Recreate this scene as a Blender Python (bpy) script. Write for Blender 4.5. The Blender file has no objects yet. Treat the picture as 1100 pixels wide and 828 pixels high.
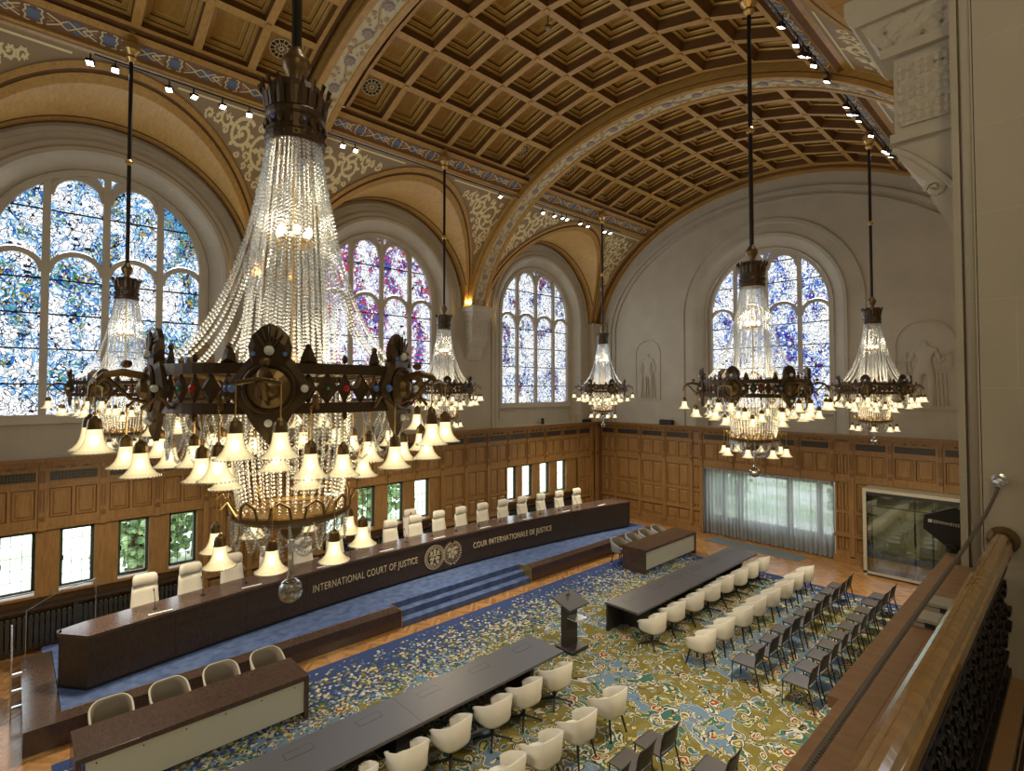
import bpy, bmesh, math, random
from mathutils import Vector, Matrix
from math import sin, cos, pi, sqrt, radians as R
random.seed(7)
S = bpy.context.scene
COL = S.collection

# ------------------------------------------------------------------ camera
H = 6.2
cam = bpy.data.cameras.new('camera'); co = bpy.data.objects.new('camera', cam); COL.objects.link(co)
cam.sensor_width = 36.0; cam.lens = 574.7 / 1100 * 36.0; cam.sensor_fit = 'HORIZONTAL'
cam.shift_x = 0.0; cam.shift_y = -(414 - 401.13) / 1100
cam.clip_start = 0.05; cam.clip_end = 300
co.location = (0, 0, H)
co.rotation_euler = (R(90 + 1.607), 0, R(46.91 - 90))
S.camera = co
S.view_settings.view_transform = 'Standard'
S.view_settings.look = 'None'
S.view_settings.gamma = 1.0
S.view_settings.use_curve_mapping = False
S.view_settings.exposure = 0.2

# ------------------------------------------------------------------ light tuning
K_CHAND = 34.0       # watts, inner bulbs of each chandelier
K_DOWN = 140.0       # watts, unseen disc added under the ball for the shades' light
K_UP = 20.0          # watts, unseen disc added at the ring to brighten the vault
K_UPPER = 24.0       # watts, bulbs inside the bead cone
K_DAY = 105.0         # watts, daylight at each tall window
K_SPOT = 45.0        # watts, each lit ceiling spot that carries a lamp
K_CORBEL = 24.0       # watts, uplights on corbels
WORLD = 3.6

w = bpy.data.worlds.new('sky'); S.world = w; w.use_nodes = True
nt = w.node_tree; nt.nodes.clear()
o_ = nt.nodes.new('ShaderNodeOutputWorld'); bg = nt.nodes.new('ShaderNodeBackground')
bg.inputs[0].default_value = (0.86, 0.94, 1.0, 1); bg.inputs[1].default_value = WORLD
nt.links.new(bg.outputs[0], o_.inputs[0])

def lamp(name, kind, loc, energy, color, size=0.3, rot=None, sy=None, parent=None, spread=None, spot=None):
    l = bpy.data.lights.new(name, kind); l.energy = energy; l.color = color
    if kind == 'AREA':
        l.size = size
        if sy: l.shape = 'RECTANGLE'; l.size_y = sy
        if spread: l.spread = spread
    else:
        l.shadow_soft_size = size
    if kind == 'SPOT': l.spot_size = spot or R(80); l.spot_blend = 0.6
    o = bpy.data.objects.new(name, l); COL.objects.link(o); o.location = loc
    if rot: o.rotation_euler = rot
    if parent: o.parent = parent
    return o

# ------------------------------------------------------------------ materials
MATS = {}
class NT:
    def __init__(s, name):
        s.m = bpy.data.materials.new(name); s.m.use_nodes = True
        s.t = s.m.node_tree; s.t.nodes.clear()
        s.out = s.t.nodes.new('ShaderNodeOutputMaterial')
    def n(s, typ, **kw):
        nd = s.t.nodes.new('ShaderNode' + typ)
        for k, v in kw.items(): setattr(nd, k, v)
        return nd
    def put(s, sock, v):
        if isinstance(v, bpy.types.NodeSocket): s.t.links.new(v, sock)
        elif v is not None:
            try: sock.default_value = v
            except Exception: sock.default_value = (*v, 1)
    def math(s, op, a, b=None, c=None, clamp=False):
        nd = s.n('Math', operation=op); nd.use_clamp = clamp
        s.put(nd.inputs[0], a); s.put(nd.inputs[1], b)
        if c is not None: s.put(nd.inputs[2], c)
        return nd.outputs[0]
    def mix(s, f, a, b):
        nd = s.n('Mix', data_type='RGBA'); s.put(nd.inputs[0], f); s.put(nd.inputs[6], a); s.put(nd.inputs[7], b)
        return nd.outputs[2]
    def pos(s): return s.n('NewGeometry').outputs['Position']
    def obj(s): return s.n('TexCoord').outputs['Object']
    def noise(s, vec, scale, detail=2, dist=0, rough=.5):
        nd = s.n('TexNoise'); s.put(nd.inputs['Vector'], vec); s.put(nd.inputs['Scale'], scale)
        s.put(nd.inputs['Detail'], detail); s.put(nd.inputs['Distortion'], dist); s.put(nd.inputs['Roughness'], rough)
        return nd
    def vor(s, vec, scale, feat='F1', rnd=1.0, dim='3D'):
        nd = s.n('TexVoronoi', feature=feat, voronoi_dimensions=dim); s.put(nd.inputs['Vector'], vec); s.put(nd.inputs['Scale'], scale)
        s.put(nd.inputs['Randomness'], rnd); return nd
    def mapv(s, vec, scale):
        nd = s.n('Mapping'); s.put(nd.inputs['Vector'], vec); nd.inputs['Scale'].default_value = scale; return nd.outputs[0]
    def sep(s, v): nd = s.n('SeparateXYZ'); s.put(nd.inputs[0], v); return nd.outputs
    def ramp(s, f, stops, const=False):
        nd = s.n('ValToRGB'); s.put(nd.inputs[0], f); cr = nd.color_ramp
        if const: cr.interpolation = 'CONSTANT'
        while len(cr.elements) > 1: cr.elements.remove(cr.elements[-1])
        cr.elements[0].position = stops[0][0]; cr.elements[0].color = (*stops[0][1], 1)
        for p, c in stops[1:]:
            e = cr.elements.new(p); e.color = (*c, 1)
        return nd.outputs[0]
    def bump(s, h, st=.3, d=.02):
        nd = s.n('Bump'); s.put(nd.inputs['Height'], h); nd.inputs['Strength'].default_value = st; nd.inputs['Distance'].default_value = d
        return nd.outputs[0]
    def bsdf(s, col, rough=.5, metal=0, normal=None, spec=None, em=None, es=0, alpha=None, coat=0):
        p = s.n('BsdfPrincipled'); s.put(p.inputs['Base Color'], col); s.put(p.inputs['Roughness'], rough); s.put(p.inputs['Metallic'], metal)
        if normal: s.put(p.inputs['Normal'], normal)
        if spec is not None: s.put(p.inputs['Specular IOR Level'], spec)
        if em: s.put(p.inputs['Emission Color'], em); s.put(p.inputs['Emission Strength'], es)
        if alpha is not None: s.put(p.inputs['Alpha'], alpha)
        if coat: p.inputs['Coat Weight'].default_value = coat; p.inputs['Coat Roughness'].default_value = .12
        return p.outputs[0]
    def done(s, sh): s.t.links.new(sh, s.out.inputs[0]); MATS[s.m.name] = s.m; return s.m

def plain(name, col, rough=.5, metal=0, **kw):
    k = NT(name); return k.done(k.bsdf((*col, 1), rough, metal, **kw))
def woodmat(name, a, b, rough=.4, scale=(1.5, 1.5, 9), coat=0, spec=.4, bp=.12):
    k = NT(name); p = k.mapv(k.pos(), scale)
    n = k.noise(p, 3.0, 4, .6).outputs[0]; n2 = k.noise(k.pos(), .7, 2).outputs[0]
    f = k.math('ADD', k.math('MULTIPLY', n, .75), k.math('MULTIPLY', n2, .35))
    c = k.ramp(f, [(.3, a), (.75, b)])
    return k.done(k.bsdf(c, rough, 0, spec=spec, coat=coat, normal=k.bump(n, bp, .01)))
woodmat('oak_vault', (.29, .152, .030), (.46, .262, .060), .5, (6, 1.2, 6))
woodmat('oak_panel', (.165, .085, .026), (.31, .165, .052), .42, (7, 7, .8))
woodmat('oak_dark', (.10, .045, .014), (.17, .08, .024), .5)
woodmat('bench_wood', (.026, .017, .012), (.066, .042, .029), .38, (9, 3, 3))
woodmat('bench_top_wood', (.055, .036, .030), (.11, .068, .052), .2, (9, 3, 3), bp=.01)
woodmat('plinth_wood', (.045, .030, .023), (.09, .056, .042), .18, (9, 3, 3), bp=.02)
woodmat('ledge_wood', (.24, .135, .065), (.36, .21, .105), .55, (8, 1.5, 2))
woodmat('rail_wood', (.22, .12, .035), (.36, .21, .07), .14, (8, 1.5, 2), coat=.6)
plain('gold', (.74, .61, .32), .5, 0)
plain('gold_line', (.55, .38, .09), .4, .3)
plain('frieze_ground', (.19, .09, .042), .6)
plain('frieze_blue', (.10, .13, .20), .6)
plain('frieze_cream', (.62, .50, .24), .55)
plain('vine_tan', (.36, .21, .08), .6)
plain('vine_ground', (.52, .44, .25), .65)
plain('vine_blue', (.16, .17, .26), .6)
plain('spandrel_ground', (.27, .19, .095), .6)
plain('grille_dark', (.02, .017, .013), .6)
plain('bronze', (.16, .105, .045), .38, .75)
plain('bronze_dark', (.075, .05, .028), .42, .7)
plain('brass', (.55, .38, .14), .3, .85)
plain('iron', (.022, .017, .013), .45, .5)
plain('black', (.012, .012, .013), .45)
plain('steel', (.6, .62, .65), .25, .9)
plain('desk_grey', (.080, .076, .082), .45)
plain('desk_side', (.03, .025, .024), .4)
plain('panel_metal', (.50, .50, .42), .5, .15)
plain('booth_frame', (.40, .37, .27), .5)
plain('white_leather', (.66, .62, .52), .5)
plain('white_leather_seat', (.76, .72, .62), .6)
plain('shell_rim', (.48, .44, .34), .6)
plain('shell_inner', (.17, .14, .095), .7)
plain('shell_grey', (.26, .27, .28), .6)
plain('chair_seat', (.085, .074, .068), .42)
plain('chair_back', (.030, .024, .020), .5)
plain('gem_red', (.45, .02, .02), .15)
plain('gem_blue', (.12, .25, .65), .15)
plain('gem_green', (.02, .4, .2), .15)
plain('gem_white', (.75, .8, .8), .1)
plain('letter_gold', (.62, .52, .34), .45, 0)
plain('paper', (.7, .7, .68), .6)
plain('cable_grey', (.42, .40, .33), .5)
plain('window_frame_green', (.035, .05, .035), .5)
plain('mat_grey', (.13, .16, .17), .9)
plain('rope_grey', (.12, .10, .08), .7)
plain('radiator_dark', (.03, .028, .022), .5)
k = NT('tree_leaf'); k.done(k.bsdf(k.ramp(k.noise(k.pos(), 3, 3).outputs[0], [(.35, (.08, .17, .06)), (.65, (.38, .52, .26))]), .8))
k = NT('lawn_glare'); k.done(k.bsdf(k.ramp(k.noise(k.pos(), .4, 3).outputs[0], [(.4, (.50, .66, .36)), (.55, (.85, .88, .78))]), .9))  # green lawn whitened in patches to stand for overexposed daylight

# stone with faint masonry joints
def stone(name, col, joint=True):
    k = NT(name); p = k.pos(); n = k.noise(p, 1.3, 4).outputs[0]; n2 = k.noise(p, 30, 3).outputs[0]
    c0 = tuple(x * .9 for x in col); c = k.ramp(n, [(.35, c0), (.65, col)])
    if joint:
        xyz = k.sep(p); z = k.math('FRACT', k.math('DIVIDE', xyz[2], .62))
        row = k.math('FLOOR', k.math('DIVIDE', xyz[2], .62))
        h = k.math('ADD', k.math('ADD', xyz[0], xyz[1]), k.math('MULTIPLY', row, .47))
        hf = k.math('FRACT', k.math('DIVIDE', h, 1.25))
        j = k.math('MAXIMUM', k.math('LESS_THAN', z, .012), k.math('LESS_THAN', hf, .006))
        c = k.mix(k.math('MULTIPLY', j, .35), c, (*[min(1, x * 1.25) for x in col], 1))
    return k.done(k.bsdf(c, .75, 0, spec=.2, normal=k.bump(n2, .08, .005)))
stone('stone', (.46, .415, .33)); stone('stone_plain', (.52, .475, .385), False); stone('stone_relief', (.46, .415, .33), False)
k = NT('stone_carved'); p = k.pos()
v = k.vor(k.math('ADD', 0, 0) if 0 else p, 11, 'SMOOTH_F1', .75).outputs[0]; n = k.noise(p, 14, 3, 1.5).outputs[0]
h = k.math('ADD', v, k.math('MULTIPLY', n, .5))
k.done(k.bsdf(k.ramp(h, [(.3, (.17, .145, .105)), (.55, (.50, .455, .36))]), .8, normal=k.bump(h, .8, .05)))  # hollows of the carving darkened in the colour, as painted shade

# parquet
k = NT('parquet'); p = k.pos(); xyz = k.sep(p)
a = k.math('ADD', xyz[0], xyz[1]); b = k.math('SUBTRACT', xyz[0], xyz[1])
st = k.math('FLOOR', k.math('DIVIDE', xyz[0], .34)); par = k.math('MODULO', st, 2)
u = k.math('ADD', k.math('MULTIPLY', a, par), k.math('MULTIPLY', b, k.math('SUBTRACT', 1, par)))
bd = k.math('FLOOR', k.math('DIVIDE', u, .1))
wn = k.n('TexWhiteNoise', noise_dimensions='2D'); cv = k.n('CombineXYZ'); k.put(cv.inputs[0], bd); k.put(cv.inputs[1], st); k.put(wn.inputs[0], cv.outputs[0])
n = k.noise(k.mapv(p, (6, 6, 1)), 2, 4, .5).outputs[0]
c = k.ramp(k.math('ADD', k.math('MULTIPLY', wn.outputs[0], .6), k.math('MULTIPLY', n, .5)), [(.2, (.26, .125, .045)), (.9, (.48, .26, .10))])
k.done(k.bsdf(c, .24, 0, spec=.5))

k = NT('blue_carpet'); p = k.pos(); n = k.noise(p, 5, 4).outputs[0]; n2 = k.noise(p, 90, 2).outputs[0]
k.done(k.bsdf(k.ramp(k.math('ADD', k.math('MULTIPLY', n, .7), k.math('MULTIPLY', n2, .3)), [(.35, (.055, .085, .19)), (.65, (.115, .165, .32))]), .95, spec=.1))

# patterned carpet
k = NT('patterned_carpet'); p = k.pos(); xyz = k.sep(p)
nw = k.noise(p, 1.6, 2); va = k.n('VectorMath', operation='SCALE'); k.put(va.inputs[0], nw.outputs['Color']); va.inputs['Scale'].default_value = .55
vb = k.n('VectorMath', operation='ADD'); k.put(vb.inputs[0], p); k.put(vb.inputs[1], va.outputs[0]); wp = vb.outputs[0]
CR, OL, DK, TL, LB, RD, YE, NV = (.58, .56, .48, 1), (.195, .165, .045, 1), (.05, .04, .03, 1), (.055, .15, .115, 1), (.15, .235, .34, 1), (.26, .065, .035, 1), (.55, .48, .20, 1), (.045, .068, .175, 1)
base = k.mix(k.math('GREATER_THAN', k.noise(p, 2.2, 2).outputs[0], .53), OL, (.225, .20, .065, 1))
def blob(base, val, th, fill, wdt=.012, outl=CR, out2=DK):
    d = k.math('SUBTRACT', val, th)
    c = k.mix(k.math('GREATER_THAN', d, -2 * wdt), base, out2)
    c = k.mix(k.math('GREATER_THAN', d, -1.4 * wdt), c, outl)
    return k.mix(k.math('GREATER_THAN', d, 0), c, fill)
c = blob(base, k.noise(wp, .5, 1, 1.2).outputs[0], .545, LB, .008)
m3 = k.noise(wp, 1.6, 1.5, 2.4).outputs[0]
c = blob(c, m3, .555, CR, .008, DK, DK)
c = blob(c, m3, .605, TL, .007, DK, CR)
c = blob(c, m3, .70, YE, .006, DK, DK)
off = k.n('VectorMath', operation='ADD'); k.put(off.inputs[0], wp); off.inputs[1].default_value = (13, 5, 3)
c = blob(c, k.noise(off.outputs[0], 2.1, 1.5, 2.0).outputs[0], .655, LB, .009, CR, DK)
off2 = k.n('VectorMath', operation='ADD'); k.put(off2.inputs[0], wp); off2.inputs[1].default_value = (3, 25, 7)
c = blob(c, k.noise(off2.outputs[0], 2.3, 1.5, 1.6).outputs[0], .66, TL, .011, CR, DK)
def motifs(c, vec, sc, rnd, sel, rings):
    vo = k.vor(vec, sc, 'F1', rnd, '2D'); dd = vo.outputs['Distance']; cc = k.sep(vo.outputs['Color'])
    ok = k.math('GREATER_THAN', cc[0], sel)
    for r, col in rings:
        c = k.mix(k.math('MULTIPLY', ok, k.math('LESS_THAN', dd, r)), c, col)
    return c, cc
pn = k.n('VectorMath', operation='ADD'); sc2 = k.n('VectorMath', operation='SCALE'); k.put(sc2.inputs[0], k.noise(p, 7, 1).outputs['Color']); sc2.inputs['Scale'].default_value = .18
k.put(pn.inputs[0], p); k.put(pn.inputs[1], sc2.outputs[0]); pv = pn.outputs[0]
c, cc = motifs(c, pv, 2.0, .8, .66, [(.26, DK), (.23, CR), (.17, RD), (.085, YE)])
c, cc = motifs(c, off.outputs[0], 2.5, .8, .5, [(.24, DK), (.21, CR), (.15, OL), (.07, YE)])
c, cc = motifs(c, pv, 4.2, .9, .5, [(.2, DK), (.15, YE)])
# mosaic navy border that dissolves into the pattern
ey = k.math('DIVIDE', k.math('SUBTRACT', 11.72, xyz[1]), 2.5)
ex = k.math('DIVIDE', k.math('SUBTRACT', 18.66, xyz[0]), 1.5)
ex2 = k.math('DIVIDE', k.math('SUBTRACT', xyz[1], 1.6), 1.2)
e = k.math('MINIMUM', k.math('MINIMUM', ey, ex), ex2)
vo = k.vor(p, 19, 'F1', 1, '2D'); cc = k.sep(vo.outputs['Color'])
nav = k.math('GREATER_THAN', k.math('ADD', k.math('MULTIPLY', cc[0], .95), .02), k.math('MULTIPLY', e, 1.15))
pal = k.ramp(cc[1], [(0, OL[:3]), (.25, YE[:3]), (.45, TL[:3]), (.6, CR[:3]), (.75, LB[:3]), (.88, (.05, .08, .22))], True)
inz = k.math('LESS_THAN', e, k.math('ADD', .45, k.math('MULTIPLY', cc[2], .45)))
c = k.mix(inz, c, pal); c = k.mix(k.math('MULTIPLY', nav, k.math('LESS_THAN', e, .95)), c, NV)
c = k.mix(k.math('LESS_THAN', k.math('MINIMUM', k.math('SUBTRACT', 11.72, xyz[1]), k.math('SUBTRACT', 18.66, xyz[0])), .12), c, NV)
k.done(k.bsdf(c, .95, spec=.05))

# stained glass (lit windows)
def stained(name, pal, strength=1.35, seed=0.):
    k = NT(name); p = k.pos(); ad = k.n('VectorMath', operation='ADD'); k.put(ad.inputs[0], p); ad.inputs[1].default_value = (seed, seed * 2, seed)
    p0 = ad.outputs[0]
    nz = k.noise(p0, 2.2, 2); sc = k.n('VectorMath', operation='SCALE'); k.put(sc.inputs[0], nz.outputs['Color']); sc.inputs['Scale'].default_value = .85
    a2 = k.n('VectorMath', operation='ADD'); k.put(a2.inputs[0], p0); k.put(a2.inputs[1], sc.outputs[0]); pw = a2.outputs[0]
    v = k.vor(pw, 10.5); e = k.vor(pw, 10.5, 'DISTANCE_TO_EDGE').outputs['Distance']
    cc = k.sep(v.outputs['Color']); big = k.noise(k.mapv(p0, (1.3, 1.3, .8)), 1.1, 3, .8).outputs[0]
    f = k.math('ADD', k.math('MULTIPLY', cc[0], .50), k.math('MULTIPLY', k.math('SUBTRACT', big, .5), 2.6))
    f = k.math('ADD', f, .17)
    c = k.ramp(f, pal, True)
    fine = k.noise(pw, 26, 2, 1).outputs[0]
    c = k.mix(k.math('LESS_THAN', fine, .34), c, k.mix(.55, c, (.03, .04, .06, 1)))
    lead = k.math('MAXIMUM', k.math('LESS_THAN', e, .045), k.math('LESS_THAN', k.vor(pw, 3.1, 'DISTANCE_TO_EDGE').outputs['Distance'], .022))
    c = k.mix(lead, c, (.015, .015, .02, 1))
    em = k.n('Emission'); k.put(em.inputs[0], c); em.inputs[1].default_value = strength
    return k.done(em.outputs[0])
W1, W2 = (.95, .97, 1.0), (.55, .72, .95)
stained('stained_glass_blue_gold', [(0, W1), (.34, W2), (.42, (.16, .42, .80)), (.5, (.75, .85, .95)), (.58, (.03, .16, .5)), (.66, (.50, .62, .55)), (.74, (.05, .25, .24)), (.82, (.45, .3, .05)), (.88, (.02, .05, .35)), (.95, (.1, .35, .6))], 1.2, 0)
stained('stained_glass_red_violet', [(0, W1), (.40, (.7, .75, .95)), (.48, (.40, .45, .85)), (.55, (.90, .9, 1)), (.62, (.55, .03, .05)), (.70, (.12, .4, .55)), (.76, (.22, .06, .45)), (.84, (.6, .05, .06)), (.92, (.06, .1, .4))], 1.2, 5.3)
stained('stained_glass_pale_blue', [(0, W1), (.46, (.6, .7, .9)), (.54, (.90, .93, 1)), (.62, (.12, .2, .55)), (.70, (.3, .5, .5)), (.77, (.5, .35, .3)), (.84, (.03, .05, .3)), (.93, (.3, .06, .08))], 1.15, 11.1)
stained('stained_glass_deep_blue', [(0, W1), (.40, (.65, .78, .98)), (.50, (.08, .22, .75)), (.57, (.90, .93, 1)), (.64, (.05, .1, .55)), (.74, (.3, .5, .6)), (.8, (.35, .12, .10)), (.86, (.04, .03, .4))], 1.15, 17.7)

# crystal: cheap sparkle
k = NT('crystal'); g = k.n('BsdfGlossy'); k.put(g.inputs[0], (.80, .84, .90, 1)); k.put(g.inputs[1], .12)
t = k.n('BsdfTransparent'); k.put(t.inputs[0], (.93, .95, .97, 1)); d = k.n('BsdfDiffuse'); k.put(d.inputs[0], (.58, .63, .68, 1))
m1 = k.n('MixShader'); m1.inputs[0].default_value = .22; k.t.links.new(g.outputs[0], m1.inputs[1]); k.t.links.new(d.outputs[0], m1.inputs[2])
m2 = k.n('MixShader'); m2.inputs[0].default_value = .44; k.t.links.new(t.outputs[0], m2.inputs[1]); k.t.links.new(m1.outputs[0], m2.inputs[2]); k.done(m2.outputs[0])
# lamp shade glass, glowing lamp
k = NT('lamp_glass'); lw = k.n('LayerWeight'); lw.inputs[0].default_value = .45
ob = k.sep(k.obj()); zf = k.math('MULTIPLY_ADD', ob[2], -6.0, -.15, clamp=True)
em = k.n('Emission'); k.put(em.inputs[0], k.mix(lw.outputs['Facing'], (1, .80, .42, 1), (.85, .62, .30, 1)))
k.put(em.inputs[1], k.math('MULTIPLY', k.math('SUBTRACT', 1.25, lw.outputs['Facing']), 1.3))
t = k.n('BsdfTransparent'); m = k.n('MixShader'); m.inputs[0].default_value = .72
k.t.links.new(t.outputs[0], m.inputs[1]); k.t.links.new(em.outputs[0], m.inputs[2]); k.done(m.outputs[0])
k = NT('bulb_glow'); em = k.n('Emission'); em.inputs[0].default_value = (1, .82, .45, 1); em.inputs[1].default_value = 7; k.done(em.outputs[0])
k = NT('spot_glow'); em = k.n('Emission'); em.inputs[0].default_value = (1, .97, .88, 1); em.inputs[1].default_value = 9; k.done(em.outputs[0])
def glass(name, mixf, tint=(1, 1, 1), rough=.02):
    k = NT(name); g = k.n('BsdfGlossy'); k.put(g.inputs[1], rough); t = k.n('BsdfTransparent'); k.put(t.inputs[0], (*tint, 1))
    fr = k.n('Fresnel'); fr.inputs[0].default_value = 1.5; f = k.math('ADD', k.math('MULTIPLY', fr.outputs[0], .8), mixf, clamp=True)
    m = k.n('MixShader'); k.put(m.inputs[0], f); k.t.links.new(t.outputs[0], m.inputs[1]); k.t.links.new(g.outputs[0], m.inputs[2]); return k.done(m.outputs[0])
glass('clear_glass', .0, (.97, .99, .98)); glass('booth_glass', .12, (.86, .88, .80)); glass('ball_glass', .3, (.85, .9, .92), .08)
k = NT('sheer_curtain'); tr = k.n('BsdfTranslucent'); k.put(tr.inputs[0], (.72, .78, .82, 1)); df = k.n('BsdfDiffuse'); k.put(df.inputs[0], (.34, .37, .38, 1)); t = k.n('BsdfTransparent')
m1 = k.n('MixShader'); m1.inputs[0].default_value = .5; k.t.links.new(tr.outputs[0], m1.inputs[1]); k.t.links.new(df.outputs[0], m1.inputs[2])
m2 = k.n('MixShader'); m2.inputs[0].default_value = .86; k.t.links.new(t.outputs[0], m2.inputs[1]); k.t.links.new(m1.outputs[0], m2.inputs[2]); k.done(m2.outputs[0])
# openwork metal vent
k = NT('vent_mesh'); p = k.pos(); v = k.vor(p, 16, 'F1', .15).outputs['Distance']
k.done(k.bsdf(k.mix(k.math('LESS_THAN', v, .36), (.055, .045, .03, 1), (.008, .007, .006, 1)), .5, .3))

# ------------------------------------------------------------------ mesh builder
class MB:
    def __init__(s): s.v = []; s.f = []; s.m = []; s.names = []; s.cur = 0; s.sm = []; s.smooth = False
    def mat(s, n):
        if n not in s.names: s.names.append(n)
        s.cur = s.names.index(n); return s
    def add(s, vs, fs, M=None):
        b = len(s.v)
        s.v += [tuple(M @ Vector(v)) if M else tuple(v) for v in vs]
        for f in fs: s.f.append([b + i for i in f]); s.m.append(s.cur); s.sm.append(s.smooth)
    def quad(s, a, b, c, d): s.add([a, b, c, d], [(0, 1, 2, 3)])
    def poly(s, pts): s.add(pts, [tuple(range(len(pts)))])
    def box(s, x0, x1, y0, y1, z0, z1, M=None):
        vs = [(x, y, z) for z in (z0, z1) for y in (y0, y1) for x in (x0, x1)]
        s.add(vs, [(0, 2, 3, 1), (4, 5, 7, 6), (0, 1, 5, 4), (2, 6, 7, 3), (0, 4, 6, 2), (1, 3, 7, 5)], M)
    def bev(s, x0, x1, y0, y1, z0, z1, b, M=None):   # box with a chamfered top and bottom rim
        def ring(i, z): return [(x0 + i, y0 + i, z), (x1 - i, y0 + i, z), (x1 - i, y1 - i, z), (x0 + i, y1 - i, z)]
        vs = ring(b, z0) + ring(0, z0 + b) + ring(0, z1 - b) + ring(b, z1)
        fs = [(3, 2, 1, 0), (12, 13, 14, 15)]
        for r in range(3):
            for i in range(4): j = (i + 1) % 4; fs.append((4 * r + i, 4 * r + j, 4 * r + 4 + j, 4 * r + 4 + i))
        s.add(vs, fs, M)
    def prism(s, poly, z0, z1, M=None):
        n = len(poly); vs = [(x, y, z0) for x, y in poly] + [(x, y, z1) for x, y in poly]
        s.add(vs, [tuple(range(n))[::-1], tuple(range(n, 2 * n))] + [(i, (i + 1) % n, n + (i + 1) % n, n + i) for i in range(n)], M)
    def lathe(s, prof, n=16, M=None, closed=True):
        vs = []; fs = []
        for r, z in prof:
            for i in range(n): a = 2 * pi * i / n; vs.append((r * cos(a), r * sin(a), z))
        for k in range(len(prof) - 1):
            for i in range(n): j = (i + 1) % n; fs.append((k * n + i, k * n + j, (k + 1) * n + j, (k + 1) * n + i))
        if closed:
            fs.append(tuple(range(n))[::-1]); fs.append(tuple(range((len(prof) - 1) * n, len(prof) * n)))
        s.add(vs, fs, M)
    def tube(s, path, r, n=6, M=None, cap=True, close=False):
        P = [Vector(p) for p in path]; vs = []; fs = []; L = len(P)
        up = Vector((0, 0, 1)); rr = r if isinstance(r, (list, tuple)) else [r] * L
        for i in range(L):
            if close: d = P[(i + 1) % L] - P[i - 1]
            else: d = P[min(i + 1, L - 1)] - P[max(i - 1, 0)]
            d = d.normalized(); a = d.cross(up)
            if a.length < .05: a = d.cross(Vector((1, 0, 0)))
            a.normalize(); b = a.cross(d)
            for k in range(n): t = 2 * pi * (k + .5) / n; vs.append(P[i] + a * cos(t) * rr[i] + b * sin(t) * rr[i])
        for i in range(L if close else L - 1):
            i2 = (i + 1) % L
            for k in range(n): k2 = (k + 1) % n; fs.append((i * n + k, i2 * n + k, i2 * n + k2, i * n + k2))
        if cap and not close: fs += [tuple(range(n)), tuple(range((L - 1) * n, L * n))[::-1]]
        s.add(vs, fs, M)
    def strip(s, path, w, h, nrm=(0, 1, 0), M=None):   # rectangular section swept along a planar path
        P = [Vector(p) for p in path]; N = Vector(nrm).normalized(); vs = []; fs = []; L = len(P)
        for i in range(L):
            d = (P[min(i + 1, L - 1)] - P[max(i - 1, 0)]).normalized(); a = d.cross(N).normalized()
            for sx, sy in ((-1, -1), (1, -1), (1, 1), (-1, 1)): vs.append(P[i] + a * sx * w / 2 + N * sy * h / 2)
        for i in range(L - 1):
            for k in range(4): k2 = (k + 1) % 4; fs.append((i * 4 + k, i * 4 + 4 + k, i * 4 + 4 + k2, i * 4 + k2))
        fs += [(0, 1, 2, 3), (L * 4 - 1, L * 4 - 2, L * 4 - 3, L * 4 - 4)]
        s.add(vs, fs, M)
    def ball(s, c, r, n=8, m=6, sc=(1, 1, 1), M=None):
        vs = [(c[0], c[1], c[2] - r * sc[2])]; fs = []
        for j in range(1, m):
            p = -pi / 2 + pi * j / m
            for i in range(n): a = 2 * pi * i / n; vs.append((c[0] + r * sc[0] * cos(p) * cos(a), c[1] + r * sc[1] * cos(p) * sin(a), c[2] + r * sc[2] * sin(p)))
        vs.append((c[0], c[1], c[2] + r * sc[2])); T = len(vs) - 1
        for i in range(n):
            k = (i + 1) % n; fs.append((0, 1 + k, 1 + i)); fs.append((T, T - n + i, T - n + k))
            for j in range(m - 2): a = 1 + j * n; fs.append((a + i, a + k, a + n + k, a + n + i))
        s.add(vs, fs, M)
    def build(s, name, parent=None, smooth=False, mats=None, angle=None):
        me = bpy.data.meshes.new(name); me.from_pydata(s.v, [], s.f); me.update()
        for n in (mats or s.names or ['stone']): me.materials.append(MATS[n])
        me.polygons.foreach_set('material_index', s.m)
        me.polygons.foreach_set('use_smooth', [True] * len(s.f) if smooth else s.sm)
        if smooth or any(s.sm):
            bm = bmesh.new(); bm.from_mesh(me); bmesh.ops.remove_doubles(bm, verts=bm.verts, dist=1e-5); bm.to_mesh(me); bm.free()
        o = bpy.data.objects.new(name, me); COL.objects.link(o)
        if parent: o.parent = parent
        return o
def mb(mat): return MB().mat(mat)
def thing(name, label, cat, loc=(0, 0, 0), rz=0, group=None):
    o = bpy.data.objects.new(name, None); COL.objects.link(o); o.empty_display_size = .1
    o.location = loc; o.rotation_euler = (0, 0, rz); return tag(o, label, cat, group)
def tag(o, label, cat, group=None):
    o['label'] = label; o['category'] = cat
    if group: o['group'] = group
    return o
def struct(name, m, smooth=False, parent=None):
    o = m.build(name, parent, smooth)
    if not parent: o['kind'] = 'structure'
    return o
def center(o):   # put a top-level mesh's origin at the middle of its base
    me = o.data; xs = [v.co for v in me.vertices]
    c = Vector(((min(v.x for v in xs) + max(v.x for v in xs)) / 2, (min(v.y for v in xs) + max(v.y for v in xs)) / 2, min(v.z for v in xs)))
    me.transform(Matrix.Translation(-c)); o.location = c; return o
KIDS = {}
def copy_tree(o, parent=None):
    c = o.copy(); COL.objects.link(c)
    if parent: c.parent = parent
    for ch in [x for x in o.children]: copy_tree(ch, c)
    return c
ORD = ['first', 'second', 'third', 'fourth', 'fifth', 'sixth', 'seventh', 'eighth', 'ninth', 'tenth', 'eleventh', 'twelfth', 'thirteenth', 'fourteenth', 'fifteenth', 'sixteenth', 'seventeenth']

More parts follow.
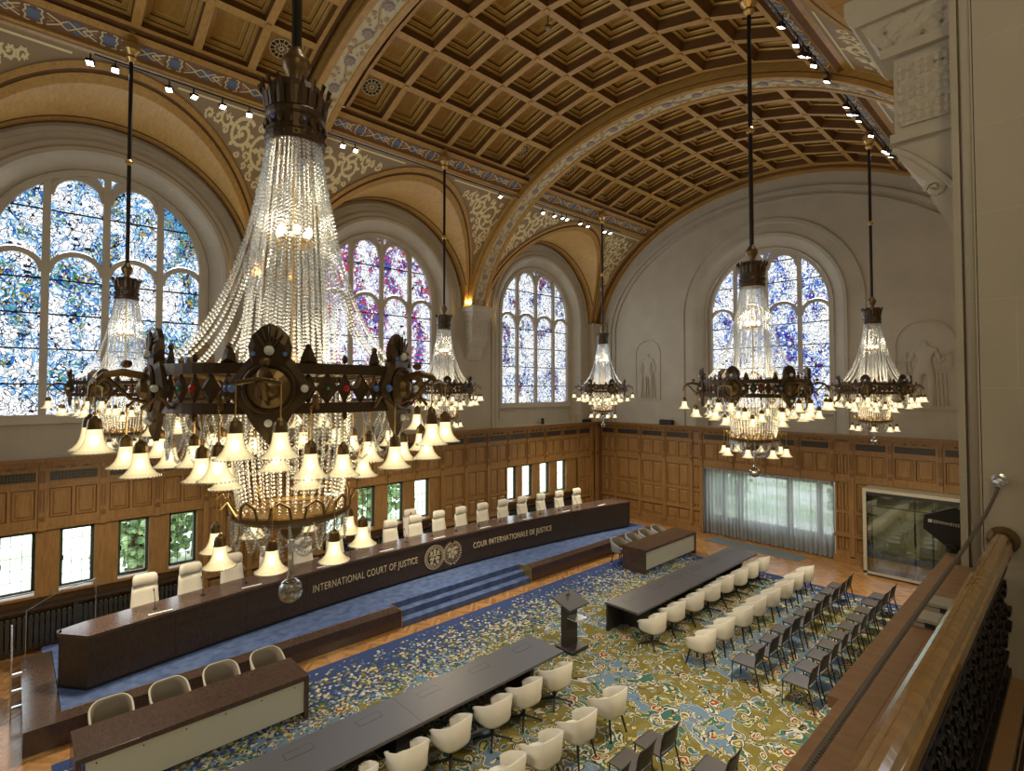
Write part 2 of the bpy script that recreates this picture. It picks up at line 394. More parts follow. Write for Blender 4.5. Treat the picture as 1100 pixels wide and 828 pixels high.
# ------------------------------------------------------------------ room constants
YW = 16.8; YN = .6; XE = 21.85; XB = -3.2; YC = 8.65
BC = [1.72, 9.62, 17.52]; RIBX = [-2.23, 5.67, 13.57, 21.47]
ZW = 4.56
A0, B0, Z0 = 8.15, 6.0, 8.6
def VP(x, t, d=0.0): return (x, YC + (A0 + d) * sin(t), Z0 + (B0 + d) * cos(t))
def groin(z, d=0): return (A0 + d) * sqrt(max(0, 1 - ((z - Z0) / (B0 + d)) ** 2))

# ---- floor
m = mb('parquet'); m.box(XB, XE + .6, -.2, 17.6, -.2, 0); struct('floor', m)
m = mb('patterned_carpet'); m.box(.6, 18.66, 1.6, 11.72, 0.0, .012)
tag(center(m.build('carpet')), 'large patterned carpet in olive, blue, teal and cream with a navy mosaic border', 'carpet')
bpy.data.objects['carpet'].location.z = 0.001

# ---- walls with arched openings
def arch_wall(P, a0, a1, z0, z1, ac, r, zs, zsill, m, n=40):
    """P(a,z)->3D point on the wall face; arch hole centred ac"""
    xs = sorted(set([a0, ac - r] + [ac - r * cos(pi * i / n) for i in range(n + 1)] + [ac + r, a1]))
    for q, w_ in zip(xs[:-1], xs[1:]):
        if w_ <= ac - r + 1e-6 or q >= ac + r - 1e-6: m.quad(P(q, z0), P(w_, z0), P(w_, z1), P(q, z1)); continue
        if zsill > z0: m.quad(P(q, z0), P(w_, z0), P(w_, zsill), P(q, zsill))
        h0 = zs + sqrt(max(0, r * r - (q - ac) ** 2)); h1 = zs + sqrt(max(0, r * r - (w_ - ac) ** 2))
        m.quad(P(q, h0), P(w_, h1), P(w_, z1), P(q, z1))
def arch_ring(P, ac, zs, zb, prof, m, n=36):
    """sweep a profile [(radius, depth)] along straight jambs + semicircle"""
    path = []
    for r, d in prof:
        row = [P(ac - r, zb, d)] + [P(ac - r * cos(pi * i / n), zs + r * sin(pi * i / n), d) for i in range(n + 1)] + [P(ac + r, zb, d)]
        path.append(row)
    b = []
    for r0, r1 in zip(path[:-1], path[1:]):
        for i in range(len(r0) - 1): m.quad(r0[i], r0[i + 1], r1[i + 1], r1[i])
def tracery(P, ac, zs, rg, zsill, idx, gmat, bars=True):
    """four lights over four lights; returns the window (structure) with stone, glass and bars"""
    k = rg / 2.12; mw = .15
    m = mb('stone_plain')
    def S(path, w_, h_=.2, d=0): m.strip([P(a, z, d) for a, z in path], w_, h_, P(0, 0, 1, True))
    edges = [-2.12, -1.13, 0, 1.13, 2.12]; edges = [e * k for e in edges]
    lz = 9.02 + (k - 1) * .2        # spring of lower heads
    for e in edges[1:4]: S([(ac + e, zsill), (ac + e, zs + sqrt(rg * rg - e * e) - .02)], mw)
    S([(ac - rg, zsill), (ac - rg, zs)] + [(ac - rg * cos(pi * i / 32), zs + rg * sin(pi * i / 32)) for i in range(33)] + [(ac + rg, zsill)], .16, .26)
    S([(ac - rg - .1, zsill), (ac + rg + .1, zsill)], .22, .3)
    lower = []; upper = []
    glassobj = []
    for i in range(4):
        a, b = edges[i] + mw / 2, edges[i + 1] - mw / 2
        if i == 0: a = edges[0]
        if i == 3: b = edges[4]
        c = (a + b) / 2; hw = (b - a) / 2
        arc = [(ac + c - hw * cos(pi * j / 14) * 1.02, lz + hw * sin(pi * j / 14)) for j in range(15)]
        if i == 0: arc = [q for q in arc]
        S(arc, .12, .18)
        low = [(q, zsill + .05, lz + sqrt(max(0, hw * hw - (q - c) ** 2))) for q in [a + (b - a) * j / 14 for j in range(15)]]
        glassobj.append(low)
        hs = zs + sqrt(rg * rg - max(abs(a), abs(b)) ** 2) if i in (1, 2) else None
        up = []
        for j in range(15):
            q = a + (b - a) * j / 14
            bot = lz + sqrt(max(0, hw * hw - (q - c) ** 2)) + .1
            ring = zs + sqrt(max(0, rg * rg - q * q))
            if i in (1, 2):
                top = zs + 1.42 * k + sqrt(max(0, hw * hw - (q - c) ** 2)) * .98; top = min(top, ring)
            else: top = ring
            up.append((q, min(bot, top), max(bot, top)))
        glassobj.append(up)
        if i in (1, 2):
            for u, v_ in zip(up[:-1], up[1:]):
                r0 = zs + sqrt(rg * rg - u[0] ** 2); r1 = zs + sqrt(rg * rg - v_[0] ** 2)
                m.quad(P(ac + u[0], u[2], -.06), P(ac + v_[0], v_[2], -.06), P(ac + v_[0], r1, -.06), P(ac + u[0], r0, -.06))
            S([(ac + q, t) for q, b_, t in up], .09, .16)
    win = struct('window_%d' % idx, m)
    for g in glassobj:
        gm = mb(gmat)
        for u, v_ in zip(g[:-1], g[1:]): gm.quad(P(ac + u[0], u[1], 0), P(ac + v_[0], v_[1], 0), P(ac + v_[0], v_[2], 0), P(ac + u[0], u[2], 0))
        gm.build('stained_glass', win)
    # little glass triangle at the crown
    gm = mb(gmat); zt = zs + rg - .12
    gm.poly([P(ac - .2, zt, -.09), P(ac + .2, zt, -.09), P(ac, zt - .32, -.09)]); gm.build('stained_glass', win)
    bm_ = mb('iron')
    for z in [zsill + .85 * j for j in range(1, 8)]:
        if z > zs + rg - .3: continue
        half = rg if z < zs else sqrt(rg * rg - (z - zs) ** 2)
        if abs(z - 9.4) < .35: continue
        bm_.strip([P(ac - half, z, -.03), P(ac + half, z, -.03)], .035, .03, P(0, 0, 1, True))
    bm_.build('iron_bar', win)
    return win
def PW(a, z, d=0, nrm=False): return (0, 1, 0) if nrm else (a, 17.2 + d, z)          # far window wall
def PE(a, z, d=0, nrm=False): return (1, 0, 0) if nrm else (22.3 + d, a, z)          # end wall
def PN(a, z, d=0, nrm=False): return (0, 1, 0) if nrm else (a, .2 - d, z)            # near wall

# window wall above the wainscot
m = mb('stone')
for i, xc in enumerate(BC):
    x0, x1 = RIBX[i] if i else XB, RIBX[i + 1] if i < 2 else XE + .4
    arch_wall(lambda a, z: (a, YW, z), x0, x1, ZW - .1, 14.8, xc, 2.62, 9.4, ZW - .1, m)
    arch_ring(lambda a, z, d: (a, YW + d, z), xc, 9.4, ZW, [(2.98, 0), (2.98, -.05), (2.86, -.05), (2.80, -.10), (2.70, -.09), (2.62, -.03), (2.62, 0), (2.36, .26), (2.32, .22), (2.28, .28), (2.28, .46)], m)
    arch_ring(lambda a, z, d: (a, YW + d, z), xc, 9.4, 9.4, [(3.30, 0), (3.30, -.06), (3.18, -.06), (3.18, 0)], m)
    # sloped stone apron and ledge below the glass
    m.quad((xc - 2.62, YW, ZW), (xc + 2.62, YW, ZW), (xc + 2.62, 17.08, ZW + .02), (xc - 2.62, 17.08, ZW + .02))
    m.quad((xc - 2.3, 17.08, ZW), (xc + 2.3, 17.08, ZW), (xc + 2.3, 17.15, 5.42), (xc - 2.3, 17.15, 5.42))
    m.box(xc - 2.3, xc + 2.3, 17.08, 17.3, 5.36, 5.44)
    m.box(xc - 2.72, xc - 2.52, 16.74, 16.95, ZW, ZW + .35); m.box(xc + 2.52, xc + 2.72, 16.74, 16.95, ZW, ZW + .35)
struct('wall_windows', m)
for i, (xc, g) in enumerate(zip(BC, ['stained_glass_blue_gold', 'stained_glass_red_violet', 'stained_glass_pale_blue'])):
    tracery(PW, xc, 9.48, 2.2, 5.46, i + 1, g)
    lamp('daylight', 'AREA', (xc, 17.0, 8.4), K_DAY, (.80, .90, 1), 3.6, (R(-90), 0, 0), 5.0)
    bpy.data.objects[-1] if 0 else None
# end wall
m = mb('stone')
YE = 8.72
arch_wall(lambda a, z: (XE, a, z), -.4, 17.4, ZW - .1, 15.2, YE, 2.85, 9.4, ZW - .1, m)
arch_ring(lambda a, z, d: (XE + d, a, z), YE, 9.4, ZW, [(2.98, 0), (2.98, -.05), (2.85, -.02), (2.85, 0), (2.50, .24), (2.46, .2), (2.42, .26), (2.42, .46)], m)
arch_ring(lambda a, z, d: (XE + d, a, z), YE, 9.4, ZW, [(3.55, 0), (3.55, -.05), (3.4, -.05), (3.36, 0)], m)
m.quad((XE, YE - 2.85, ZW), (XE, YE + 2.85, ZW), (22.2, YE + 2.85, ZW + .02), (22.2, YE - 2.85, ZW + .02))
m.quad((22.2, YE - 2.6, ZW), (22.2, YE + 2.6, ZW), (22.26, YE + 2.6, 5.3), (22.26, YE - 2.6, 5.3))
m.box(22.2, 22.4, YE - 2.6, YE + 2.6, 5.24, 5.34)
# large blind arch mouldings
for da, db, w_ in ((.62, .72, .16), (.92, .98, .07)):
    pts = [(XE - .03, YC + (A0 - da) * sin(t), Z0 + (B0 - db) * cos(t)) for t in [R(-85 + 170 * i / 60) for i in range(61)]]
    pts = [(XE - .03, YC - (A0 - da), ZW)] + pts + [(XE - .03, YC + (A0 - da), ZW)]
    m.strip(pts, w_, .1, (1, 0, 0))
struct('wall_end', m)
tracery(PE, YE, 9.4, 2.36, 5.34, 4, 'stained_glass_deep_blue')
lamp('daylight', 'AREA', (22.1, YE, 8.4), K_DAY, (.80, .90, 1), 4.0, (R(90), 0, R(90)), 5.0)
# opposite end behind the viewer, near wall
m = mb('stone'); m.box(XB - .3, XB, -.4, 17.6, -.2, 16); struct('wall_back', m)
lamp('daylight', 'AREA', (XB + .15, YE, 8.0), K_DAY * 1.6, (.85, .92, 1), 4.2, (R(90), 0, R(-90)), 5.0)
m = mb('stone')
m.box(XB, 4.99, .40, YN, -.2, 4.3); m.box(XB, -1.9, YN - .5, YN, 4.3, 16); m.box(-1.9, 5.0, YN - .5, YN, 12.9, 16)
m.box(5.25, XE, YN - .5, YN - .04, -.2, 14.8)
for xc in BC[1:]: arch_ring(lambda a, z, d: (a, YN - d, z), xc, 9.4, 4.9, [(3.3, 0), (3.3, -.06), (3.1, -.06), (3.1, .0)], m)
struct('wall_near', m)
# pier with edge mouldings beside the balcony opening
m = mb('stone'); m.box(5.0, 6.3, -1.6, .5, 3.9, 14.0); m.box(5.05, 6.3, .5, .585, 3.9, 14.0)
m.smooth = True
def arcpoly(cx, cy, r, a0, a1, n=8): return [(cx + r * cos(R(a0 + (a1 - a0) * i / n)), cy + r * sin(R(a0 + (a1 - a0) * i / n))) for i in range(n + 1)]
m.prism([(5.08, .60)] + arcpoly(5.06, .535, .048, 120, 300) + [(5.12, .49)], 3.9, 14.0)
m.smooth = False
m.box(5.0, 5.06, .505, .515, 3.9, 14); m.box(5.02, 5.3, .588, .63, 3.9, 14.0)
struct('trim_1', m)
# gallery shell round the viewer
m = mb('stone'); m.box(XB, 6.3, -3.4, -3.2, 3.9, 14); m.box(XB, 6.3, -3.4, .39, 3.7, 4.22); m.box(XB, 6.3, -3.4, .1, 12.9, 13.2); m.box(XB - .3, XB, -3.4, 0, 3.7, 14); struct('wall_gallery', m)
lamp('gallery_fill', 'AREA', (.4, -1.3, 10.5), 60, (1, .80, .48), 1.2, (0, R(-25), 0))  # added light without a fixture, brightens the pier and handrail

# ------------------------------------------------------------------ vaulted ceiling
TF = R(33.6)                       # coffers run between +-TF
m = mb('oak_vault')
def vstrip(x0, x1, t0, t1, d0, d1=None, n=8):
    d1 = d0 if d1 is None else d1
    for i in range(n):
        a = t0 + (t1 - t0) * i / n; b = t0 + (t1 - t0) * (i + 1) / n
        da = d0 + (d1 - d0) * i / n; db = d0 + (d1 - d0) * (i + 1) / n
        m.quad(VP(x0, a, da), VP(x1, a, da), VP(x1, b, db), VP(x0, b, db))
def vside(x, t0, t1, d0, d1, n=8, x2=None):
    x2 = x if x2 is None else x2
    for i in range(n):
        a = t0 + (t1 - t0) * i / n; b = t0 + (t1 - t0) * (i + 1) / n
        m.quad(VP(x, a, d0), VP(x2, a, d1), VP(x2, b, d1), VP(x, b, d0))
spans = [(XB, 5.67 - .62), (5.67 + .62, 13.57 - .62), (13.57 + .62, 21.25)]
NC = 6; NT_ = 7
bays = []
for bi, (xa, xb) in enumerate(spans):
    if bi == 0: xa = xb - 6.66
    n = NC; cw = (xb - xa) / n; ct = 2 * TF / NT_
    bw = .085; bt = bw / 8.0
    for i in range(n):
        for j in range(NT_):
            u0, u1 = xa + i * cw, xa + (i + 1) * cw; t0, t1 = -TF + j * ct, -TF + (j + 1) * ct
            st = [(bw, 0, 'oak_vault'), (bw, .22, 'oak_dark'), (bw + .05, .22, 'oak_vault'), (bw + .065, .235, 'gold_line'), (bw + .065, .29, 'oak_dark'), (bw + .14, .31, 'oak_vault'), (bw + .155, .33, 'gold_line'), (bw + .155, .39, 'oak_dark'), (bw + .22, .40, 'oak_vault'), (bw + .235, .41, 'gold_line')]
            def loop(ins, d):
                it = ins / 7.6
                return [VP(u0 + ins, t0 + it, d), VP(u1 - ins, t0 + it, d), VP(u1 - ins, t1 - it, d), VP(u0 + ins, t1 - it, d)]
            prev = loop(0, 0); m.mat('oak_vault')
            for ins, d, mt in st:
                cur = loop(ins, d)
                m.mat(mt)
                for q in range(4): q2 = (q + 1) % 4; m.quad(prev[q], prev[q2], cur[q2], cur[q])
                prev = cur
            m.mat('oak_vault'); m.poly(prev)
            # small raised boss on the beam crossing
            if i and j:
                m.mat('oak_vault'); s_ = .055
                a_ = [VP(u0 - s_, t0 - s_ / 7.6, -.025), VP(u0 + s_, t0 - s_ / 7.6, -.025), VP(u0 + s_, t0 + s_ / 7.6, -.025), VP(u0 - s_, t0 + s_ / 7.6, -.025)]
                b_ = [VP(u0 - s_, t0 - s_ / 7.6, 0), VP(u0 + s_, t0 - s_ / 7.6, 0), VP(u0 + s_, t0 + s_ / 7.6, 0), VP(u0 - s_, t0 + s_ / 7.6, 0)]
                m.poly(a_)
                for q in range(4): q2 = (q + 1) % 4; m.quad(a_[q], a_[q2], b_[q2], b_[q])
    # thin ridge lines along the beams
    m.mat('gold_line')
    # mouldings between coffers and ribs
    for xe, sg in ((xa, -1), (xb, 1)):
        if bi == 2 and sg == 1: continue
        if bi == 0 and sg == -1: continue
        m.mat('oak_dark'); vside(xe, -TF, TF, 0, .05, 24); vstrip(xe, xe + sg * .1, -TF, TF, .05, n=24); vside(xe + sg * .1, -TF, TF, .05, .26, 24)
        vstrip(xe + sg * .1, xe + sg * .26, -TF, TF, .26, n=24)
    # friezes and spandrel mouldings on both sides
    x0, x1 = (xa, xb)
    ra = RIBX[bi] + .36; rb = RIBX[bi + 1] - .36
    if bi == 2: rb = 21.3
    for sg in (1, -1):
        m.mat('oak_dark'); vside(0, 0, 0, 0, 0, 1) if 0 else None
        # beam lip, patterned band, cornice mouldings
        T = [33.6, 34.3, 34.3, 35.4, 35.6, 38.6, 38.8, 39.3, 39.9, 40.6]
        D = [0, 0, -.10, -.12, -.05, -.05, -.12, -.12, -.04, 0]
        MT = ['oak_dark', 'oak_dark', 'oak_vault', 'oak_dark', 'frieze_ground', 'oak_vault', 'oak_vault', 'oak_dark', 'oak_vault']
        for q in range(9):
            m.mat(MT[q]); a, b = R(T[q]) * sg, R(T[q + 1]) * sg
            m.quad(VP(ra, a, D[q]), VP(rb, a, D[q]), VP(rb, b, D[q + 1]), VP(ra, b, D[q + 1]))
# ribs
for x in RIBX:
    hw = .40
    if x > 20: continue
    m.mat('oak_vault')
    for sg in (1, -1):
        vstrip(x + sg * hw, x + sg * .25, -R(82), R(82), -.28, n=72)
        vside(x + sg * .25, -R(82), R(82), -.28, -.25, 72)
        vside(x + sg * hw, -R(82), R(82), -.28, .28, 72)
        m.mat('gold_line'); vstrip(x + sg * .25, x + sg * .235, -R(82), R(82), -.25, n=72); m.mat('oak_vault')
        m.mat('oak_dark'); vside(x + sg * (hw + .001), -R(82), R(82), -.17, -.14, 72); m.mat('oak_vault')
    m.mat('vine_ground'); vstrip(x - .24, x + .24, -R(82), R(82), -.25, n=72)
# wooden moulding against the end wall
m.mat('oak_vault'); vstrip(21.3, 21.42, -R(82), R(82), -.02, n=72); vside(21.3, -R(82), R(82), -.02, .25, 72)
m.mat('oak_dark'); vside(21.42, -R(82), R(82), -.02, -.08, 72); vstrip(21.42, 21.6, -R(82), R(82), -.08, n=72)
m.mat('oak_vault'); vside(21.6, -R(82), R(82), -.08, -.14, 72); vstrip(21.6, XE + .02, -R(82), R(82), -.14, n=72)
# lunettes and spandrels
RL = 3.36; ZL = 9.45
def spandrel_pts(bi, sg):
    xc = BC[bi]
    return xc
for bi, xc in enumerate(BC):
    ra, rb = RIBX[bi] + .36, RIBX[bi + 1] - .36
    if bi == 2: rb = 21.32
    for sg in (1, -1):
        N = 56
        wall = 8.16
        # archivolt mouldings follow the groin: several offset rings
        rings = [(RL, 8.16, 'oak_vault'), (RL, None, 'oak_vault')]
        prev = None
        for i in range(N + 1):
            a = pi * i / N
            def G(r, dd): z = ZL + r * sin(a); return (xc - r * cos(a), YC + sg * (groin(z) + dd), z)
            z = ZL + RL * sin(a)
            row = [(xc - RL * cos(a), YC + sg * 8.16, z), G(RL, 0), G(RL, -.07), G(RL + .14, -.07), G(RL + .14, -.02), G(RL + .20, -.02), G(RL + .20, -.06), G(RL + .30, -.05), G(RL + .30, 0)]
            row[1] = (row[1][0], YC + sg * min(8.159, groin(z)), z)
            if prev:
                mt = ['oak_vault', 'oak_vault', 'oak_vault', 'oak_dark', 'oak_dark', 'oak_dark', 'oak_vault', 'oak_vault']
                for q in range(8): m.mat(mt[q]); m.quad(prev[q], row[q], row[q + 1], prev[q + 1])
            prev = row
        # thin dark line inside the lunette near the wall
        m.mat('oak_dark')
        for yy in (7.75, 8.12):
            pts = [(xc - (RL - .01) * cos(pi * i / 40), YC + sg * yy, ZL + (RL - .01) * sin(pi * i / 40)) for i in range(3, 38)]
            m.strip(pts, .03, .05, (0, 1, 0))
        # spandrel surface
        m.mat('spandrel_ground')
        ztop = VP(0, R(40.6))[2]
        NX = 60
        xs = [ra + (rb - ra) * i / NX for i in range(NX + 1)]
        def zlow(x):
            q = (RL + .16) ** 2 - (x - xc) ** 2
            return ZL + sqrt(q) if q > 0 else ZL
        for q, w_ in zip(xs[:-1], xs[1:]):
            a0_, a1_ = zlow(q), zlow(w_)
            if a0_ >= ztop and a1_ >= ztop: continue
            K = 10
            for s_ in range(K):
                za0 = min(a0_, ztop) + (ztop - min(a0_, ztop)) * s_ / K; za1 = min(a0_, ztop) + (ztop - min(a0_, ztop)) * (s_ + 1) / K
                zb0 = min(a1_, ztop) + (ztop - min(a1_, ztop)) * s_ / K; zb1 = min(a1_, ztop) + (ztop - min(a1_, ztop)) * (s_ + 1) / K
                m.quad((q, YC + sg * groin(za0), za0), (w_, YC + sg * groin(zb0), zb0), (w_, YC + sg * groin(zb1), zb1), (q, YC + sg * groin(za1), za1))
        # gold arabesque: spiral vines laid on the surface
        m.mat('gold')
        def onsurf(x, z, d=-.012): return Vector((x, YC + sg * (groin(z) + d), z))
        def ribbon(pts, w_):
            for i in range(len(pts) - 1):
                (x0, z0), (x1, z1) = pts[i], pts[i + 1]; L = math.hypot(x1 - x0, z1 - z0)
                if L < 1e-5: continue
                nx, nz = -(z1 - z0) / L * w_ / 2, (x1 - x0) / L * w_ / 2
                m.quad(onsurf(x0 - nx, z0 - nz), onsurf(x1 - nx, z1 - nz), onsurf(x1 + nx, z1 + nz), onsurf(x0 + nx, z0 + nz))
        def spiral(cx, cz, r, a0_, turns, dirn):
            pts = []
            for i in range(26):
                f = i / 25; a = a0_ + dirn * f * turns * 2 * pi; rr = r * (1 - .82 * f)
                pts.append((cx + rr * cos(a), cz + rr * sin(a)))
            ribbon(pts, .07 if r > .2 else .045)
            for i in range(2, 24, 3):
                x, z = pts[i]; dx, dz = x - cx, z - cz; L = math.hypot(dx, dz) + 1e-6
                lx, lz_ = dx / L, dz / L; s_ = r * .30
                if zlow(x + lx * s_ * 1.5) + .2 > z + lz_ * s_ * 1.5: continue
                m.poly([onsurf(x, z), onsurf(x + lx * s_ * .7 - lz_ * s_ * .5, z + lz_ * s_ * .7 + lx * s_ * .5), onsurf(x + lx * s_ * 1.5, z + lz_ * s_ * 1.5), onsurf(x + lx * s_ * .7 + lz_ * s_ * .5, z + lz_ * s_ * .7 - lx * s_ * .5)])
            m.poly([onsurf(cx + r * .16 * cos(q * pi / 4), cz + r * .16 * sin(q * pi / 4)) for q in range(8)])
        for side in (-1, 1):
            edge = ra if side < 0 else rb
            # border lines
            ribbon([(edge - side * .05, 9.7 + i * .2) for i in range(18)], .025)
            ribbon([(edge - side * (.05 + 2.6 * i / 10), ztop - .07) for i in range(11)], .03)
            cand = []
            for gz in range(0, 20):
                for gx in range(0, 14):
                    cand.append((edge - side * (.12 + gx * .2), ztop - .1 - gz * .18))
            placed = []
            for rr in (.42, .30, .21, .15, .10, .07):
                for cx, cz in cand:
                    if cz + rr > ztop - .1 or abs(cx - edge) < rr + .06: continue
                    cx2 = cx + rr * 0
                    ok = True
                    for an in range(8):
                        px_, pz_ = cx + rr * 1.1 * cos(an * pi / 4), cz + rr * 1.1 * sin(an * pi / 4)
                        q = (RL + .34) ** 2 - (px_ - xc) ** 2
                        lim = ZL + sqrt(q) if q > 0 else ZL
                        if pz_ < lim: ok = False; break
                    if not ok: continue
                    if any(math.hypot(cx - a, cz - b) < (rr + r2) * .80 for a, b, r2 in placed): continue
                    placed.append((cx, cz, rr))
            for n_, (cx, cz, rr) in enumerate(placed): spiral(cx, cz, rr, R(40 * n_), 1.6 if rr > .2 else 1.1, 1 if n_ % 2 else -1)
        # frieze motifs
        def fz(u, v, d=-.062): return VP(u, sg * R(37.1 - v * 1.35), d)      # v in -1..1
        def fpoly(mt, pts): m.mat(mt); m.poly([fz(*p) for p in pts])
        def fline(mt, pts, w_=.028, wv=.11):
            m.mat(mt)
            for (u0, v0), (u1, v1) in zip(pts[:-1], pts[1:]):
                du, dv = (u1 - u0), (v1 - v0) * .19; L = math.hypot(du, dv) + 1e-6; nu, nv = -dv / L * w_ / 2, du / L * w_ / 2 / .19
                m.poly([fz(u0 - nu, v0 - nv, -.066), fz(u1 - nu, v1 - nv, -.066), fz(u1 + nu, v1 + nv, -.066), fz(u0 + nu, v0 + nv, -.066)])
        u = ra + .1
        while u < rb - .7:
            for q, vv in ((-.13, 0), (.13, 0), (0, .5), (0, -.5)):
                cu = u + .26; fpoly('frieze_blue', [(cu + q - .08, vv), (cu + q, vv + .42), (cu + q + .08, vv), (cu + q, vv - .42)])
            cu = u + .26
            fline('frieze_cream', [(cu - .26, 0), (cu - .13, .55), (cu, 0), (cu + .13, -.55), (cu + .26, 0)]); fline('frieze_cream', [(cu - .26, 0), (cu - .13, -.55), (cu, 0), (cu + .13, .55), (cu + .26, 0)])
            cu = u + .78
            fpoly('frieze_blue', [(cu - .11, -.6), (cu + .11, -.6), (cu + .11, .6), (cu - .11, .6)])
            for s2 in (-1, 1):
                fline('frieze_cream', [(cu + s2 * .05, .85), (cu + s2 * .13, .8), (cu + s2 * .11, .3), (cu + s2 * .15, 0), (cu + s2 * .11, -.3), (cu + s2 * .13, -.8), (cu + s2 * .05, -.85)])
                fline('frieze_cream', [(cu + s2 * .19, .7), (cu + s2 * .33, .3), (cu + s2 * .42, 0), (cu + s2 * .33, -.3), (cu + s2 * .19, -.7)], .035)
                fline('vine_tan', [(cu + s2 * .2, .3), (cu + s2 * .3, 0), (cu + s2 * .2, -.3)], .03)
            u += 1.16
# rib soffit vine
for x in RIBX[1:3]:
    def rp(u, t, d=-.262): return VP(x + u, t, d)
    ds = .055
    n = int(R(160) / .008); pts = []
    for i in range(n): t = -R(80) + i * .008; pts.append((.12 * sin(t * 30), t))
    m.mat('vine_tan')
    for (u0, t0), (u1, t1) in zip(pts[:-1], pts[1:]): m.quad(rp(u0 - .022, t0), rp(u0 + .022, t0), rp(u1 + .022, t1), rp(u1 - .022, t1))
    k_ = 0; t = -R(79)
    while t < R(80):
        u = .12 * sin(t * 30) * 0 + (.0)
        for mt, rr, dd in (('vine_blue', .125, -.268), ('vine_tan', .085, -.272), ('vine_blue', .03, -.276)):
            m.mat(mt); m.poly([rp(rr * (1 + .18 * cos(8 * a)) * cos(a), t + rr * (1 + .18 * cos(8 * a)) * sin(a) / 7.3, dd) for a in [2 * pi * q / 24 for q in range(24)]])
        for s2 in (-1, 1):
            for off in (.045, .075):
                m.mat('vine_tan'); tt = t + off; uu = s2 * .15 * (1 if off < .06 else -1)
                m.poly([rp(uu + .05 * cos(a) * (1 - .3 * sin(a)), tt + .06 * sin(a) / 7.3, -.266) for a in [2 * pi * q / 10 for q in range(10)]])
                m.mat('vine_blue'); m.poly([rp(-uu * .5 + .025 * cos(a), tt + .012 + .03 * sin(a) / 7.3, -.268) for a in [2 * pi * q / 8 for q in range(8)]])
        t += .118
ceil = struct('ceiling', m)
# pierced rosettes in the corner coffers
gr = mb('oak_dark')
for bi, (xa, xb) in enumerate(spans):
    if bi == 0: xa = xb - 6.66
    cw = (xb - xa) / 6; ct = 2 * TF / 7
    for i in (0, 5):
        for j in (0, 6):
            uc, tc = xa + (i + .5) * cw, -TF + (j + .5) * ct
            gr.mat('grille_dark'); gr.poly([VP(uc + .27 * cos(a), tc + .27 * sin(a) / 8, .395) for a in [2 * pi * q / 24 for q in range(24)]])
            gr.mat('gold')
            for r0, r1 in ((.24, .265), (.13, .15), (.03, .06)):
                for q in range(24):
                    a, b = 2 * pi * q / 24, 2 * pi * (q + 1) / 24
                    gr.quad(*[VP(uc + r * cos(g), tc + r * sin(g) / 8, .39) for r, g in ((r0, a), (r1, a), (r1, b), (r0, b))])
            for q in range(12):
                a = 2 * pi * q / 12; gr.quad(*[VP(uc + r * cos(g), tc + r * sin(g) / 8, .39) for r, g in ((.06, a - .12), (.24, a - .04), (.24, a + .04), (.06, a + .12))])
gr.build('rosette_grille', ceil)
m = mb('oak_dark'); m.box(XB - .3, XE + .8, -.5, 17.6, 15.6, 15.8); struct('roof_block', m)  # unseen roof sheet added above the vault to block sky light

